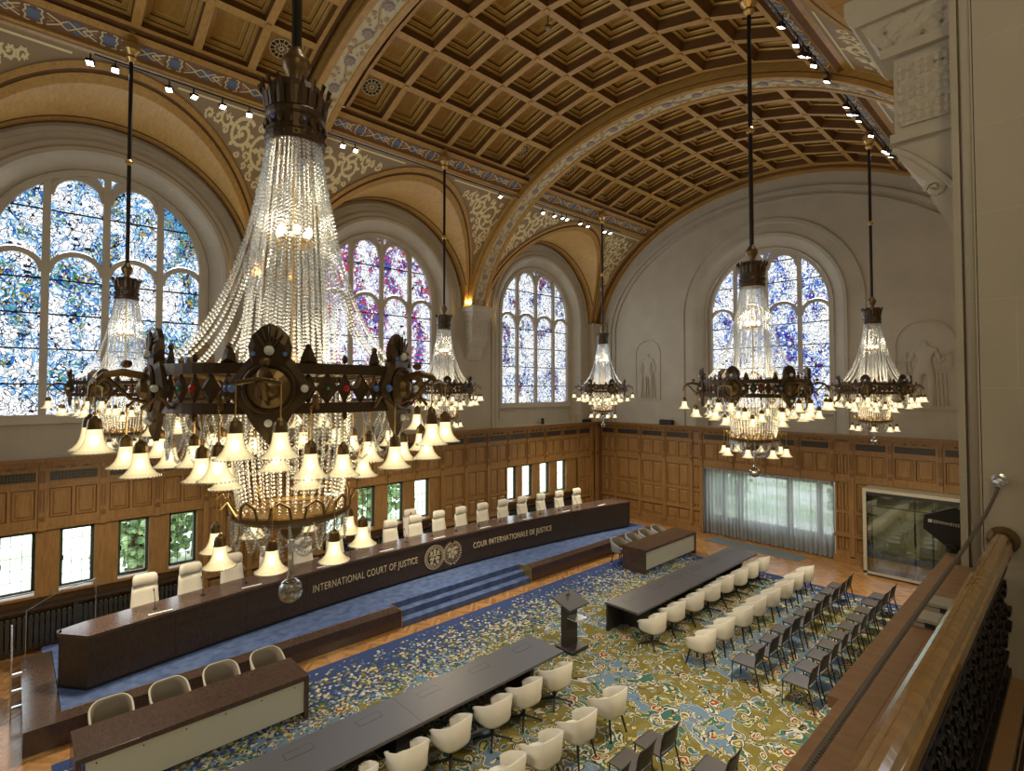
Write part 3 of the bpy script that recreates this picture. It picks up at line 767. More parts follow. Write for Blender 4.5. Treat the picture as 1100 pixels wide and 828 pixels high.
# corbels
def corbel(x, ysg, label):
    """stone corbel under a rib: flared capital, carved block, scroll bracket. ysg=-1: on far wall, +1: near wall"""
    base = YW if ysg < 0 else YN
    t = thing('corbel', label, 'corbel', (x, base, 7.3))
    Mx = Matrix.Identity(4)
    def Y(v): return v * ysg            # v = protrusion into the room
    def ringbox(mm, hw0, p0, z0, hw1, p1, z1):
        mm.add([(-hw0, 0, z0), (hw0, 0, z0), (hw0, Y(p0), z0), (-hw0, Y(p0), z0), (-hw1, 0, z1), (hw1, 0, z1), (hw1, Y(p1), z1), (-hw1, Y(p1), z1)],
               [(0, 1, 2, 3), (7, 6, 5, 4), (0, 4, 5, 1), (1, 5, 6, 2), (2, 6, 7, 3), (3, 7, 4, 0)])
    z = lambda v: v - 7.3
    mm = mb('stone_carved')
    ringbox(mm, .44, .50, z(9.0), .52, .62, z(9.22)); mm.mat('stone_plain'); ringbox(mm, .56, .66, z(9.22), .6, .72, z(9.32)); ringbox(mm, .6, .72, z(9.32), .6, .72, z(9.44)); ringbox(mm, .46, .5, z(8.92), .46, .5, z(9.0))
    mm.build('capital', t)
    mm = mb('stone_plain'); ringbox(mm, .40, .42, z(8.27), .40, .42, z(8.92))
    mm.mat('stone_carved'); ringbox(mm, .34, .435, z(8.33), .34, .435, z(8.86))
    for s_ in (-1, 1): mm.box(s_ * .41 - .008, s_ * .41 + .008, min(Y(.04), Y(.38)), max(Y(.04), Y(.38)), z(8.33), z(8.86))
    mm.mat('stone_plain')
    for a in range(3):
        for b in range(3):
            cx, cz = -.22 + .22 * a, z(8.42 + .175 * b)
            for q in range(4):
                g = pi / 4 + q * pi / 2; mm.ball((cx + .05 * cos(g), Y(.43), cz + .05 * sin(g)), .04, 6, 4, (1, .5, 1))
                mm.ball((-.41, Y(.08 + .13 * a), cz) if 0 else (-.415, Y(.10 + .12 * a + .035 * cos(g)), cz + .045 * sin(g)), .034, 6, 4, (.5, 1, 1))
    ringbox(mm, .43, .45, z(8.21), .43, .45, z(8.28)); mm.build('block', t)
    mm = mb('stone_plain'); prof = [(.44, 8.21), (.40, 8.08), (.30, 7.93), (.20, 7.82), (.21, 7.74), (.16, 7.62), (.10, 7.48), (.05, 7.35), (.0, 7.3)]
    for (p0, z0), (p1, z1) in zip(prof[:-1], prof[1:]): ringbox(mm, .38 - .03 * (8.2 - z0), p0, z(z0), .38 - .03 * (8.2 - z1), p1, z(z1))
    for s_ in (-1, 1):
        mm.tube([(s_ * .37, Y(.40 * (1 - i / 10) + .04), z(8.17 - .42 * (i / 10) ** 1.3)) for i in range(11)], .03, 6)
        mm.tube([(s_ * .37, Y(.17 + .07 * (1 - f / 14) * cos(f * .75)), z(7.78 + .07 * (1 - f / 14) * sin(f * .75))) for f in range(14)], .02, 5)
    mm.build('bracket', t)
    return t
corbel(13.57, -1, 'carved stone corbel between the red and the pale blue stained glass windows')
corbel(5.67, -1, 'carved stone corbel on the window wall hidden behind the nearest chandelier')
corbel(5.67, 1, 'large carved stone corbel at upper right beside the gallery pier')
corbel(13.57, 1, 'carved stone corbel on the near wall beyond the gallery pier')
for x in RIBX[1:3]:
    for y, s_ in ((YW, -1), (YN, 1)):
        for sx in (-.46, .46): lamp('corbel_uplight', 'POINT', (x + sx, y + s_ * .2, 9.62), K_CORBEL, (1, .68, .28), .05)
# pilaster strip at end corner
m = mb('stone_plain'); m.box(20.98, 21.85, 16.55, 16.8, ZW, 9.4); m.box(20.94, 21.85, 16.5, 16.8, 9.3, 9.42); m.box(21.5, 21.85, 16.3, 16.8, ZW, 9.4); struct('trim_3', m)

# ------------------------------------------------------------------ wainscot
U = 1.15
def panel(m, P, a0, a1, z0, z1, d=0, arch=False):
    """raised-and-fielded panel; P(a,z,depth into room)"""
    def L(i, dd): return [P(a0 + i, z0 + i, dd), P(a1 - i, z0 + i, dd), P(a1 - i, z1 - i, dd), P(a0 + i, z1 - i, dd)]
    A = L(0, d); B = L(.025, d - .035); C = L(.06, d - .035); D_ = L(.10, d - .008)
    for X, Y_, mt in ((A, B, 'oak_dark'), (B, C, 'oak_panel'), (C, D_, 'oak_panel')):
        m.mat(mt)
        for q in range(4): q2 = (q + 1) % 4; m.quad(X[q], X[q2], Y_[q2], Y_[q])
    m.mat('oak_panel'); m.poly(D_)
def grid_panels(m, P, a0, a1, z0, z1, rows, margin=.06, cols=2):
    """frame face with holes filled by raised panels; rows: list of (zlo, zhi)"""
    cw = (a1 - a0 - margin * (cols + 1)) / cols
    zs = [z0]
    m.mat('oak_panel')
    cur = z0
    for lo, hi in rows:
        m.mat('oak_panel'); m.quad(P(a0, cur, 0), P(a1, cur, 0), P(a1, lo, 0), P(a0, lo, 0))
        a = a0
        for c in range(cols):
            m.mat('oak_panel'); m.quad(P(a, lo, 0), P(a + margin, lo, 0), P(a + margin, hi, 0), P(a, hi, 0))
            panel(m, P, a + margin, a + margin + cw, lo, hi)
            a += margin + cw
        m.mat('oak_panel'); m.quad(P(a, lo, 0), P(a1, lo, 0), P(a1, hi, 0), P(a, hi, 0)); cur = hi
    m.quad(P(a0, cur, 0), P(a1, cur, 0), P(a1, z1, 0), P(a0, z1, 0))
def pbox(m, P, a0, a1, z0, z1, d0, d1):
    m.add([P(a0, z0, d0), P(a1, z0, d0), P(a1, z1, d0), P(a0, z1, d0), P(a0, z0, d1), P(a1, z0, d1), P(a1, z1, d1), P(a0, z1, d1)],
          [(3, 2, 1, 0), (4, 5, 6, 7), (0, 1, 5, 4), (2, 3, 7, 6), (1, 2, 6, 5), (3, 0, 4, 7)])
def wains(m, vents, P, a0, a1, zb, full, vent=True):
    """one bay of panelling between pilaster strips from zb up to the cornice"""
    pw = .13
    m.mat('oak_panel'); pbox(m, P, a0 - pw / 2, a0 + pw / 2, max(zb, .0), 4.36, 0, .05)
    m.mat('oak_dark'); pbox(m, P, a0 - .045, a0 - .015, 3.30, 3.84, .05, .062); pbox(m, P, a0 + .015, a0 + .045, 3.30, 3.84, .05, .062)
    pbox(m, P, a0 - .05, a0 + .05, 3.08, 3.2, .05, .065); pbox(m, P, a0 - .05, a0 - .01, 3.98, 4.26, .05, .062); pbox(m, P, a0 + .01, a0 + .05, 3.98, 4.26, .05, .062)
    i0, i1 = a0 + pw / 2, a1 - pw / 2
    rows = [(3.14, 3.84)]
    if full: rows = [(.42, .9), (1.08, 1.74), (1.86, 2.84), (3.14, 3.84)]
    grid_panels(m, P, i0, i1, zb, 3.94, rows)
    m.mat('oak_panel'); m.quad(P(i0, 3.94, 0), P(i1, 3.94, 0), P(i1, 4.36, 0), P(i0, 4.36, 0))
    if vent: vents.mat('vent_mesh'); pbox(vents, P, i0 + .06, i1 - .06, 4.02, 4.24, .0, .012)
    m.mat('oak_panel'); pbox(m, P, i0, i1, 3.92, 3.97, 0, .03); pbox(m, P, i0, i1, 2.88, 2.94, 0, .03)
    if full: pbox(m, P, a0, a1, .93, 1.0, 0, .07); pbox(m, P, a0, a1, 0, .22, 0, .08); pbox(m, P, a0, a1, .22, .26, 0, .05)
    # little brackets under the cornice
    m.mat('oak_dark')
    for f in (.3, .5, .7): pbox(m, P, a0 + (a1 - a0) * f - .05, a0 + (a1 - a0) * f + .05, 4.31, 4.38, 0, .06)
def cornice(m, P, a0, a1):
    m.mat('oak_panel'); pbox(m, P, a0, a1, 4.36, 4.41, 0, .08); pbox(m, P, a0, a1, 4.41, 4.48, 0, .14); pbox(m, P, a0, a1, 4.48, 4.56, -.05, .2)
PWW = lambda a, z, d: (a, YW - .02 - d, z)
PEE = lambda a, z, d: (XE - .02 - d, a, z)
m = MB(); vents = MB()
wx0 = .58 - 4 * U
niches = [(-.6, 4.03), (7.36, 11.98), (15.34, 19.96)]
NI = []
for i in range(22):
    a0 = .58 + (i - 3) * 1.1475; a1 = a0 + 1.1475
    c = (a0 + a1) / 2
    inn = any(n0 < c < n1 for n0, n1 in [(-3.0, 4.1), (7.4, 11.9), (15.3, 19.9)])
    if a0 > 20.9: break
    wains(m, vents, PWW, a0, min(a1, 21.6), 2.86 if inn else 0, not inn)
cornice(m, PWW, XB, XE)
m.mat('oak_dark')
for a, b in ((4.03, 7.36), (11.98, 15.34), (19.96, 22.2)): m.box(a, b, 17.0, 17.1, 0, ZW)
m.box(21.5, 21.9, 16.7, 16.79, 0, ZW)
# corner pilasters
for P, a in ((PWW, 21.05), (PWW, 21.45)): m.mat('oak_panel'); pbox(m, P, a - .1, a + .1, 0, 4.36, 0, .1); m.mat('oak_dark'); pbox(m, P, a - .05, a + .05, 2.9, 3.1, .1, .12)
# window niches below the panelling: reveals, mullions, sill
for n0, n1 in ((-3.0, 4.03), (7.36, 11.98), (15.34, 19.96)):
    m.mat('oak_panel')
    m.quad((n0, YW - .02, 2.86), (n1, YW - .02, 2.86), (n1, 17.15, 2.86), (n0, 17.15, 2.86))
    for x in (n0, n1): m.quad((x, YW - .02, 0), (x, 17.15, 0), (x, 17.15, 2.86), (x, YW - .02, 2.86))
    m.box(n0, n1, 17.1, 17.2, 0, 1.36); m.box(n0, n1, 16.86, 17.2, 1.30, 1.36); m.mat('oak_dark'); m.box(n0, n1, 17.1, 17.2, 2.82, 2.9)
tw = struct('trim_4', m); vents.build('vent_grille', tw)
# leaded casement windows
wins = [-.95 - 1.1, -.95, .155, 1.25, 2.39, 3.5] ; 
def casement(idx, cx, wd=.6):
    fr = mb('window_frame_green'); x0, x1, z0, z1 = cx - wd / 2, cx + wd / 2, 1.42, 2.82
    for b in ((x0 - .04, x0 + .035, z0, z1), (x1 - .035, x1 + .04, z0, z1), (x0, x1, z0, z0 + .05), (x0, x1, z1 - .05, z1)): fr.box(b[0], b[1], 17.0, 17.07, b[2], b[3])
    for q in range(1, 3): x = x0 + (x1 - x0) * q / 3; fr.box(x - .006, x + .006, 17.02, 17.035, z0, z1)
    for q in range(1, 5): z = z0 + (z1 - z0) * q / 5; fr.box(x0, x1, 17.02, 17.035, z - .006, z + .006)
    win = struct('window_%d' % idx, fr)
    g = mb('clear_glass'); g.quad((x0, 17.045, z0), (x1, 17.045, z0), (x1, 17.045, z1), (x0, 17.045, z1)); g.build('pane', win)
    h = mb('iron'); h.box(x0 + .02, x0 + .05, 16.95, 17.0, 2.05, 2.17); h.build('handle', win)
idx = 5; mul = mb('oak_panel')
for grp, (n0, n1) in (([-2.05, -.95, .155, 1.25, 2.39, 3.5], (-3.0, 4.03)), ([7.86, 8.97, 10.1, 11.22], (7.36, 11.98)), ([15.75, 16.72, 17.83, 18.99], (15.34, 19.96))):
    e = n0
    for cx in grp:
        casement(idx, cx); idx += 1
        mul.box(e, cx - .33, 16.86, 17.15, 1.36, 2.86) if cx - .33 > e else None
        e = cx + .33
    mul.box(e, n1, 16.86, 17.15, 1.36, 2.86)
struct('trim_5', mul)
for n0, n1, lab in ((-1.4, 3.9, 'long dark cast radiator below the small windows behind the glass balustrade'), (7.5, 11.9, 'long dark radiator below the middle group of small windows'), (15.45, 19.9, 'long dark radiator below the far group of small windows')):
    rt = thing('radiator', lab, 'radiator', ((n0 + n1) / 2, 16.95, .12)); rr = mb('radiator_dark'); x = n0
    while x < n1: rr.bev(x - (n0 + n1) / 2, x + .07 - (n0 + n1) / 2, -.08, .08, 0, .8, .02); x += .1
    rr.build('column', rt)['kind'] = 'stuff'
    r2 = mb('radiator_dark'); r2.box(-(n1 - n0) / 2, (n1 - n0) / 2, -.05, .05, .06, .12); r2.box(-(n1 - n0) / 2, (n1 - n0) / 2, -.05, .05, .66, .72); r2.build('pipe', rt)
    sh = mb('bench_wood'); sh.box(-(n1 - n0) / 2, (n1 - n0) / 2, -.14, .14, .92, .97); sh.build('shelf', rt)
    for sx in (-.48, 0, .48): sb = mb('radiator_dark'); sb.box((n1 - n0) * sx - .05, (n1 - n0) * sx + .05, -.1, .1, -.12, .92); sb.build('support', rt)

# end wall panelling with curtain opening
m = MB(); vents = MB()
cuts = [16.3, 15.8, 14.47, 13.17, 11.85]
seg = [(16.75, 15.85), (15.85, 14.46), (14.46, 13.15), (13.15, 11.82)]
for a, b in seg: wains(m, vents, PEE, b, a, 0, True)
wains(m, vents, PEE, 11.36, 11.82, 0, True, False)
for a, b in ((11.36, 10.02), (10.02, 8.75), (8.75, 7.47), (7.47, 6.3)): wains(m, vents, PEE, b, a, 2.82, False)
wains(m, vents, PEE, 5.69, 6.3, 0, True, False)
for a, b in ((5.69, 4.55), (4.55, 3.2), (3.2, 1.9), (1.9, .62)): wains(m, vents, PEE, b, a, 0, True)
cornice(m, PEE, .6, 16.8)
m.mat('oak_dark'); m.box(22.0, 22.1, 11.4, 17.2, 0, ZW); m.box(22.0, 22.1, -.2, 6.26, 0, ZW)
m.mat('oak_panel')
for y in (11.36, 6.3): m.quad((XE - .02, y, 0), (22.4, y, 0), (22.4, y, 2.82), (XE - .02, y, 2.82))
m.quad((XE - .02, 6.3, 2.82), (XE - .02, 11.36, 2.82), (22.4, 11.36, 2.82), (22.4, 6.3, 2.82))
m.box(22.36, 22.46, 6.3, 11.36, 0, .75); m.box(22.36, 22.46, 6.3, 11.36, 2.6, 2.9)
for y in (6.3, 6.9, 7.95, 9.9, 10.6, 11.2): m.box(22.3, 22.46, y - .08 if y > 6.4 else y, y + .1, .75, 2.62)
tw = struct('trim_6', m); vents.build('vent_grille', tw)
wf = mb('window_frame_green')
for y in [6.4 + i * .41 for i in range(13)]: wf.box(22.36, 22.39, y - .008, y + .008, .75, 2.62)
for z in (1.1, 1.5, 1.9, 2.3): wf.box(22.36, 22.39, 6.35, 11.3, z - .008, z + .008)
wn = struct('window_40', wf); g = mb('clear_glass'); g.quad((22.4, 6.3, .75), (22.4, 11.36, .75), (22.4, 11.36, 2.62), (22.4, 6.3, 2.62)); g.build('pane', wn)
# near wall wainscot (side seen only from other positions)
m = MB(); vents = MB(); PNN = lambda a, z, d: (a, YN + d, z)
for i in range(13):
    a0 = 6.4 + i * 1.18
    if a0 + 1.18 > XE: break
    wains(m, vents, PNN, a0, a0 + 1.18, 0, True)
cornice(m, PNN, 6.35, XE); tw = struct('trim_7', m); vents.build('vent_grille', tw)

# curtains
def curtain(y0, y1, lab):
    me = MB(); me.mat('sheer_curtain'); me.smooth = True; n = int((y1 - y0) / .022); rows = 10
    grid = []
    ph = random.random() * 6
    for i in range(n + 1):
        y = y0 + (y1 - y0) * i / n
        col = []
        for r in range(rows + 1):
            f = r / rows; amp = .042 + .03 * f
            s_ = sin(y * 2 * pi / .165 + ph + .6 * sin(y * 3.1 + ph)) + .4 * sin(y * 2 * pi / .41 + 2 * f)
            col.append((21.93 + amp * s_, y, 2.8 - 2.74 * f))
        grid.append(col)
    for i in range(n):
        for r in range(rows): me.quad(grid[i][r], grid[i + 1][r], grid[i + 1][r + 1], grid[i][r + 1])
    # triple-pinched header
    o = me.build('curtain'); tag(center(o), lab, 'curtain', 'sheer curtains across the end wall'); return o
curtain(9.93, 11.35, 'grey sheer curtain at the left, nearest the corner by the registry table'); curtain(7.9, 9.95, 'wide bright middle sheer curtain in front of the end wall window'); curtain(6.31, 7.92, 'grey sheer curtain at the right, nearest the glass booth')
m = mb('steel'); m.box(21.86, 21.99, 6.35, 11.33, 2.79, 2.82); tag(center(m.build('curtain_track')), 'thin metal curtain track above the sheer curtains', 'curtain track')
m = mb('mat_grey'); m.box(-.42, .42, -1.8, 1.8, 0, .012); mo = m.build('floor_mat'); tag(mo, 'long grey blue floor mat on the parquet in front of the curtains', 'mat'); mo.location = (21.15, 8.9, .001); mo.rotation_euler[2] = R(-2)

# ------------------------------------------------------------------ relief figures on the end wall
def relief(yc, z0, hgt, wd, robed, label, name='relief_panel'):
    t = thing(name, label, 'relief', (XE, yc, z0))
    m = mb('stone_relief'); r = wd / 2; hs = hgt - r
    rim = [(-.01, -r, 0)] + [(-.01, -r * cos(pi * i / 20), hs + r * sin(pi * i / 20)) for i in range(21)] + [(-.01, r, 0)]
    m.strip(rim, .05, .05, (1, 0, 0)); m.strip([(-.02, -r - .04, 0), (-.02, r + .04, 0)], .05, .08, (1, 0, 0)); m.build('niche_rim', t)
    s_ = hgt / 3.0
    f = mb('stone_relief'); f.smooth = True
    me = bpy.data.meshes.new('figure'); 
    V = [(0, 1.35), (0, 1.62), (0, 1.95), (0, 2.12), (0, 2.32), (-.27, 1.98), (-.42, 1.55), (-.30 if robed else -.52, 1.25 if robed else 1.75), (.27, 1.98), (.44, 1.58), (.36, 1.2), (-.15, 1.25), (-.17, .7), (-.15, .12), (.15, 1.25), (.18, .68), (.24, .12), (-.2, .04), (.3, .04)]
    E_ = [(0, 1), (1, 2), (2, 3), (3, 4), (2, 5), (5, 6), (6, 7), (2, 8), (8, 9), (9, 10), (0, 11), (11, 12), (12, 13), (0, 14), (14, 15), (15, 16), (13, 17), (16, 18)]
    rad = [.19, .18, .22, .08, .15, .1, .075, .055, .1, .075, .055, .14, .1, .07, .14, .1, .07, .05, .05]
    me.from_pydata([(0, y * s_ * 1.05, z * s_) for y, z in V], E_, [])
    o = bpy.data.objects.new('figure', me); COL.objects.link(o); o.parent = t; me.materials.append(MATS['stone_relief'])
    md = o.modifiers.new('skin', 'SKIN')
    for i, v in enumerate(me.skin_vertices[0].data): v.radius = (rad[i] * s_, rad[i] * s_); v.use_root = (i == 0)
    md.use_smooth_shade = True
    o.modifiers.new('sub', 'SUBSURF').levels = 2; o.modifiers['sub'].render_levels = 2
    o.scale = (.55, 1, 1); o.location = (.0, 0, 0)
    d = mb('stone_relief')
    if robed:
        for q in range(7): y = (-.34 + q * .11) * s_; d.tube([(-.0, y * .75, 1.75 * s_), (-.03, y * 1.0, 1.0 * s_), (-.02, y * 1.25, .05 * s_)], .03 * s_ * 1.4, 5)
    else:
        d.box(-.05, 0, .50 * s_, .56 * s_, .1 * s_, 1.95 * s_); d.box(-.06, 0, .30 * s_, .78 * s_, 1.62 * s_, 1.68 * s_)
        d.tube([(-.02, -.75 * s_, 1.9 * s_), (-.02, -.5 * s_, 1.78 * s_), (-.02, -.2 * s_, 1.9 * s_)], .02, 5)
        for yy in (-.72, -.42): d.tube([(-.02, yy * s_, 1.85 * s_), (-.02, yy * s_, 1.4 * s_)], .012, 4); d.box(-.04, 0, (yy - .13) * s_, (yy + .13) * s_, 1.32 * s_, 1.38 * s_)
        for q in range(5): y = (-.55 + q * .1) * s_; d.tube([(-.0, y, 1.2 * s_), (-.02, y * 1.05, .1 * s_)], .022, 5)
    d.build('drapery' if robed else 'sword_and_scales', t)
    return t
relief(14.0, 5.72, 2.75, 1.3, True, 'shallow stone relief of a robed standing figure, left of the end window')
relief(3.55, 5.55, 2.9, 1.6, False, 'shallow stone relief of a figure with sword and scales, right of the end window')
def text_mesh(txt, size, ext=.006, spacing=1.0):
    cu = bpy.data.curves.new('t', 'FONT'); cu.body = txt; cu.size = size; cu.extrude = ext; cu.align_x = 'LEFT'; cu.space_character = spacing
    ob = bpy.data.objects.new('t', cu); COL.objects.link(ob)
    dg = bpy.context.evaluated_depsgraph_get(); me = bpy.data.meshes.new_from_object(ob.evaluated_get(dg))
    bpy.data.objects.remove(ob); return me
me = text_mesh('IVSTITIA', .26, .006, 1.5)
xs = [v.co.x for v in me.vertices]; wd = max(xs)
for v in me.vertices: x, y, z = v.co; v.co = (-z, -(x - wd / 2), y)
me.materials.append(MATS['stone']); o = bpy.data.objects.new('wall_inscription', me); COL.objects.link(o); o.location = (XE - .004, 3.45, 5.15); tag(o, 'carved inscription IVSTITIA under the right relief', 'inscription')

# ------------------------------------------------------------------ podium
AX = 9.87
m = mb('blue_carpet')
m.box(.76, 7.5, 12.57, 15.6, 0, .45); m.box(7.5, 12.25, 12.76, 15.6, 0, .45); m.box(12.25, 19.5, 12.57, 15.6, 0, .45)
m.box(7.5, 12.25, 12.5, 12.76, 0, .3); m.box(7.5, 12.25, 12.22, 12.5, 0, .15)
m.box(1.3, 18.4, 14.3, 15.62, .45, .6); m.box(.6, 18.4, 15.6, 15.95, 0, .45)
m.box(1.3, 18.4, 15.6, 16.3, 0, .6)
m.mat('plinth_wood')
for x0, x1 in ((.25, 7.5), (12.25, 19.5)):
    m.box(x0, x1, 12.2, 12.56, 0, .452)
m.box(.25, .75, 12.565, 15.6, 0, .452)
m.mat('brass'); m.box(.75, 7.5, 12.56, 12.575, .45, .456); m.box(12.25, 19.5, 12.56, 12.575, .45, .456); m.box(.25, 7.5, 12.19, 12.2, .0, .03); m.box(12.25, 19.5, 12.19, 12.2, 0, .03); m.box(7.49, 7.51, 12.19, 12.8, .05, .46); m.box(12.24, 12.26, 12.19, 12.8, .05, .46)
pd = m.build('podium'); tag(center(pd), 'low podium with blue carpet, dark wooden edge and three carpeted steps under the bench', 'podium')

# judges' bench: an arc
def yb(x): return 13.86 - .0105 * (x - 10.0) ** 2
t = thing('judges_bench', 'long curved dark wood bench with gold lettering and two round emblems', 'bench', (10.0, 13.9, .45))
def W(o):  # parts are modelled in world coordinates
    o.location = -Vector(o.parent.location); return o
m = mb('bench_wood'); N = 80
xs = [1.16 + (18.9 - 1.16) * i / N for i in range(N + 1)]
front = [(x, yb(x)) for x in xs]
outl = [(.76, 13.56)] + front + [(18.9, 13.6)]
for (x0, y0), (x1, y1) in zip(outl[:-1], outl[1:]):
    m.mat('bench_wood'); m.quad((x0, y0, .52), (x1, y1, .52), (x1, y1, 1.45), (x0, y0, 1.45))
    m.mat('black'); m.quad((x0, y0 + .05, .45), (x1, y1 + .05, .45), (x1, y1 + .05, .53), (x0, y0 + .05, .53))
    m.mat('bench_wood'); m.quad((x0, y0 + .07, .5), (x1, y1 + .07, .5), (x1, y1 + .07, 1.45), (x0, y0 + .07, 1.45)); m.quad((x0, y0, .52), (x1, y1, .52), (x1, y1 + .07, .52), (x0, y0 + .07, .52))
m.mat('black')
for x in [1.16 + i * 1.48 for i in range(1, 12)]: m.box(x - .004, x + .004, yb(x) - .003, yb(x), .52, 1.45)
for z in (.83, 1.14):
    for (x0, y0), (x1, y1) in zip(front[:-1], front[1:]): m.quad((x0, y0 - .003, z), (x1, y1 - .003, z), (x1, y1 - .003, z + .006), (x0, y0 - .003, z + .006))
W(m.build('front_panel', t))
m = mb('bench_top_wood')
top = []
back = [(x, yb(x) + .85) for x in xs]
P1 = [(.74, 13.56)] + [(x, y - .03) for x, y in front] + [(18.93, 13.6)]
P2 = [(.80, 13.75)] + back + [(18.93, 13.9)]
for i in range(len(P1) - 1):
    a, b = P1[i], P1[i + 1]; c, d = P2[i + 1], P2[i]
    m.add([(a[0], a[1], 1.44), (b[0], b[1], 1.44), (c[0], c[1], 1.44), (d[0], d[1], 1.44), (a[0], a[1], 1.5), (b[0], b[1], 1.5), (c[0], c[1], 1.5), (d[0], d[1], 1.5)],
          [(3, 2, 1, 0), (4, 5, 6, 7), (0, 1, 5, 4), (2, 3, 7, 6)])
m.box(.73, .8, 13.56, 13.75, 1.44, 1.5); m.box(18.9, 18.94, 13.0, 13.9, 1.44, 1.5)
W(m.build('desktop', t))
for x in (1.2, 5.6, 10, 14.4, 18.86): m = mb('bench_wood'); m.box(x - .03, x + .03, yb(x) + .06, yb(x) + .8, .452, 1.45); W(m.build('support', t))
def lay(txt, xa, xb, z, size):
    me = text_mesh(txt, size, .008, 1.12); w_ = max(v.co.x for v in me.vertices); s_ = (xb - xa) / w_
    for v in me.vertices: x, y, zz = v.co; X = xa + x * s_; v.co = (X, yb(X) - .006 + (-zz), z + y)
    me.materials.append(MATS['letter_gold']); o = bpy.data.objects.new('lettering', me); COL.objects.link(o); o.parent = t; W(o); return o
lay('INTERNATIONAL COURT OF JUSTICE', 5.76, 9.05, .94, .27); lay('COUR INTERNATIONALE DE JUSTICE', 11.2, 14.75, .94, .27)
def emblem(cx, cz, r, kind):
    m = mb('letter_gold'); y = lambda x: yb(x) - .008
    def P(u, v, d=0): return (cx + u, y(cx + u) - d, cz + v)
    def ring(r0, r1, a0=0, a1=360, n=40):
        for i in range(n):
            a, b = R(a0 + (a1 - a0) * i / n), R(a0 + (a1 - a0) * (i + 1) / n)
            m.quad(P(r0 * cos(a), r0 * sin(a)), P(r1 * cos(a), r1 * sin(a)), P(r1 * cos(b), r1 * sin(b)), P(r0 * cos(b), r0 * sin(b)))
            m.quad(P(r1 * cos(a), r1 * sin(a)), P(r1 * cos(a), r1 * sin(a), -.008), P(r1 * cos(b), r1 * sin(b), -.008), P(r1 * cos(b), r1 * sin(b)))
    def blob(u, v, w_, h, n=10, ph=0, d=.003): m.poly([P(u + w_ * (1 + .22 * cos(3 * a + ph)) * cos(a), v + h * (1 + .2 * sin(2 * a + ph)) * sin(a), d) for a in [2 * pi * i / n for i in range(n)]])
    if kind == 'un':
        for q in (.2, .38, .56, .72): ring(r * q, r * q + .009)
        for q in range(8): a = q * pi / 4; m.quad(P(.02 * cos(a + 1.5), .02 * sin(a + 1.5)), P(r * .72 * cos(a) - .004 * sin(a), r * .72 * sin(a) + .004 * cos(a)), P(r * .72 * cos(a) + .004 * sin(a), r * .72 * sin(a) - .004 * cos(a)), P(0, 0))
        for u, v, w_, h, ph in ((-.12, .1, .08, .05, 0), (.1, .12, .1, .05, 1), (.12, -.02, .06, .07, 2), (-.1, -.08, .05, .08, 3), (.02, -.14, .05, .06, 4), (0, .02, .05, .04, 5)): blob(u * r / .36, v * r / .36, w_ * r / .36, h * r / .36, 12, ph)
        for sg in (-1, 1):   # olive branches
            for i in range(13):
                a = R(-80 + i * 12.5); rr = r * .9; u, v = sg * rr * cos(a), rr * sin(a) - .01
                for s2 in (-1, 1):
                    b = a + s2 * .5 + pi / 2; L = r * .17; m.poly([P(u, v), P(u + sg * (L * .5 * cos(b) - .02 * sin(b)), v + L * .5 * sin(b) + .02 * cos(b)), P(u + sg * L * cos(b), v + L * sin(b)), P(u + sg * (L * .5 * cos(b) + .02 * sin(b)), v + L * .5 * sin(b) - .02 * cos(b))])
            m.poly([P(sg * .03, -r * .9), P(sg * .14, -r * 1.08), P(sg * .06, -r * 1.02), P(0, -r * .95)])
    else:
        ring(r * .94, r); ring(r * .74, r * .78)
        for i in range(44): a = 2 * pi * i / 44; m.poly([P(r * q * cos(a + s_), r * q * sin(a + s_)) for q, s_ in ((.80, -.03), (.91, -.03), (.91, .025), (.80, .025))])
        m.poly([P(-.03, .2 * r), P(.03, .2 * r), P(.05, r * .6), P(0, r * .7), P(-.05, r * .6)]); m.poly([P(-r * .6, .12 * r), P(r * .6, .12 * r), P(r * .55, .2 * r), P(-r * .55, .2 * r)])
        for s_ in (-1, 1): blob(s_ * r * .34, r * .38, r * .13, r * .2, 12, 1); blob(s_ * r * .28, -r * .1, r * .22, r * .16, 14, 2); blob(s_ * r * .3, -r * .45, r * .16, r * .14, 14, 4); m.poly([P(s_ * r * .12, -.2 * r), P(s_ * r * .3, -.28 * r), P(s_ * r * .12, -.34 * r)])
        blob(0, -r * .6, r * .12, r * .1, 10, 3); ring(r * .1, r * .14)
    o = m.build('emblem', t); W(o); return o
emblem(9.68, .98, .37, 'icj'); emblem(10.36, .99, .37, 'un')
# name plates / papers lying on the bench and microphones
jx = [2.28 + .945 * i for i in range(17)]
MIC = None
def mic(x, y, z, lab, h=.32, lean=(.0, .14), group='gooseneck microphones on the bench'):
    global MIC
    if MIC is None:
        MIC = thing('microphone', lab, 'microphone', (x, y, z), 0, group)
        a = mb('black'); a.bev(-.04, .04, -.04, .04, 0, .02, .006); a.build('base', MIC)
        b = mb('black'); b.tube([(0, 0, .02), (0, .0, .12), (lean[0], lean[1] * .4, .24), (lean[0], lean[1], .34)], .007, 5); b.build('stalk', MIC)
        c = mb('black'); c.tube([(lean[0], lean[1], .34), (lean[0], lean[1] + .035, .38)], .013, 6); c.build('head', MIC); return MIC
    o = copy_tree(MIC); o.location = (x, y, z); o['label'] = lab
    if group: o['group'] = group
    elif 'group' in o: del o['group']
    return o
NTH = lambda i: ORD[i] + ' from the left'
for i, x in enumerate(jx):
    mic(x + .05, yb(x) + .42, 1.5, 'gooseneck microphone, %s, on the judges bench' % NTH(i))
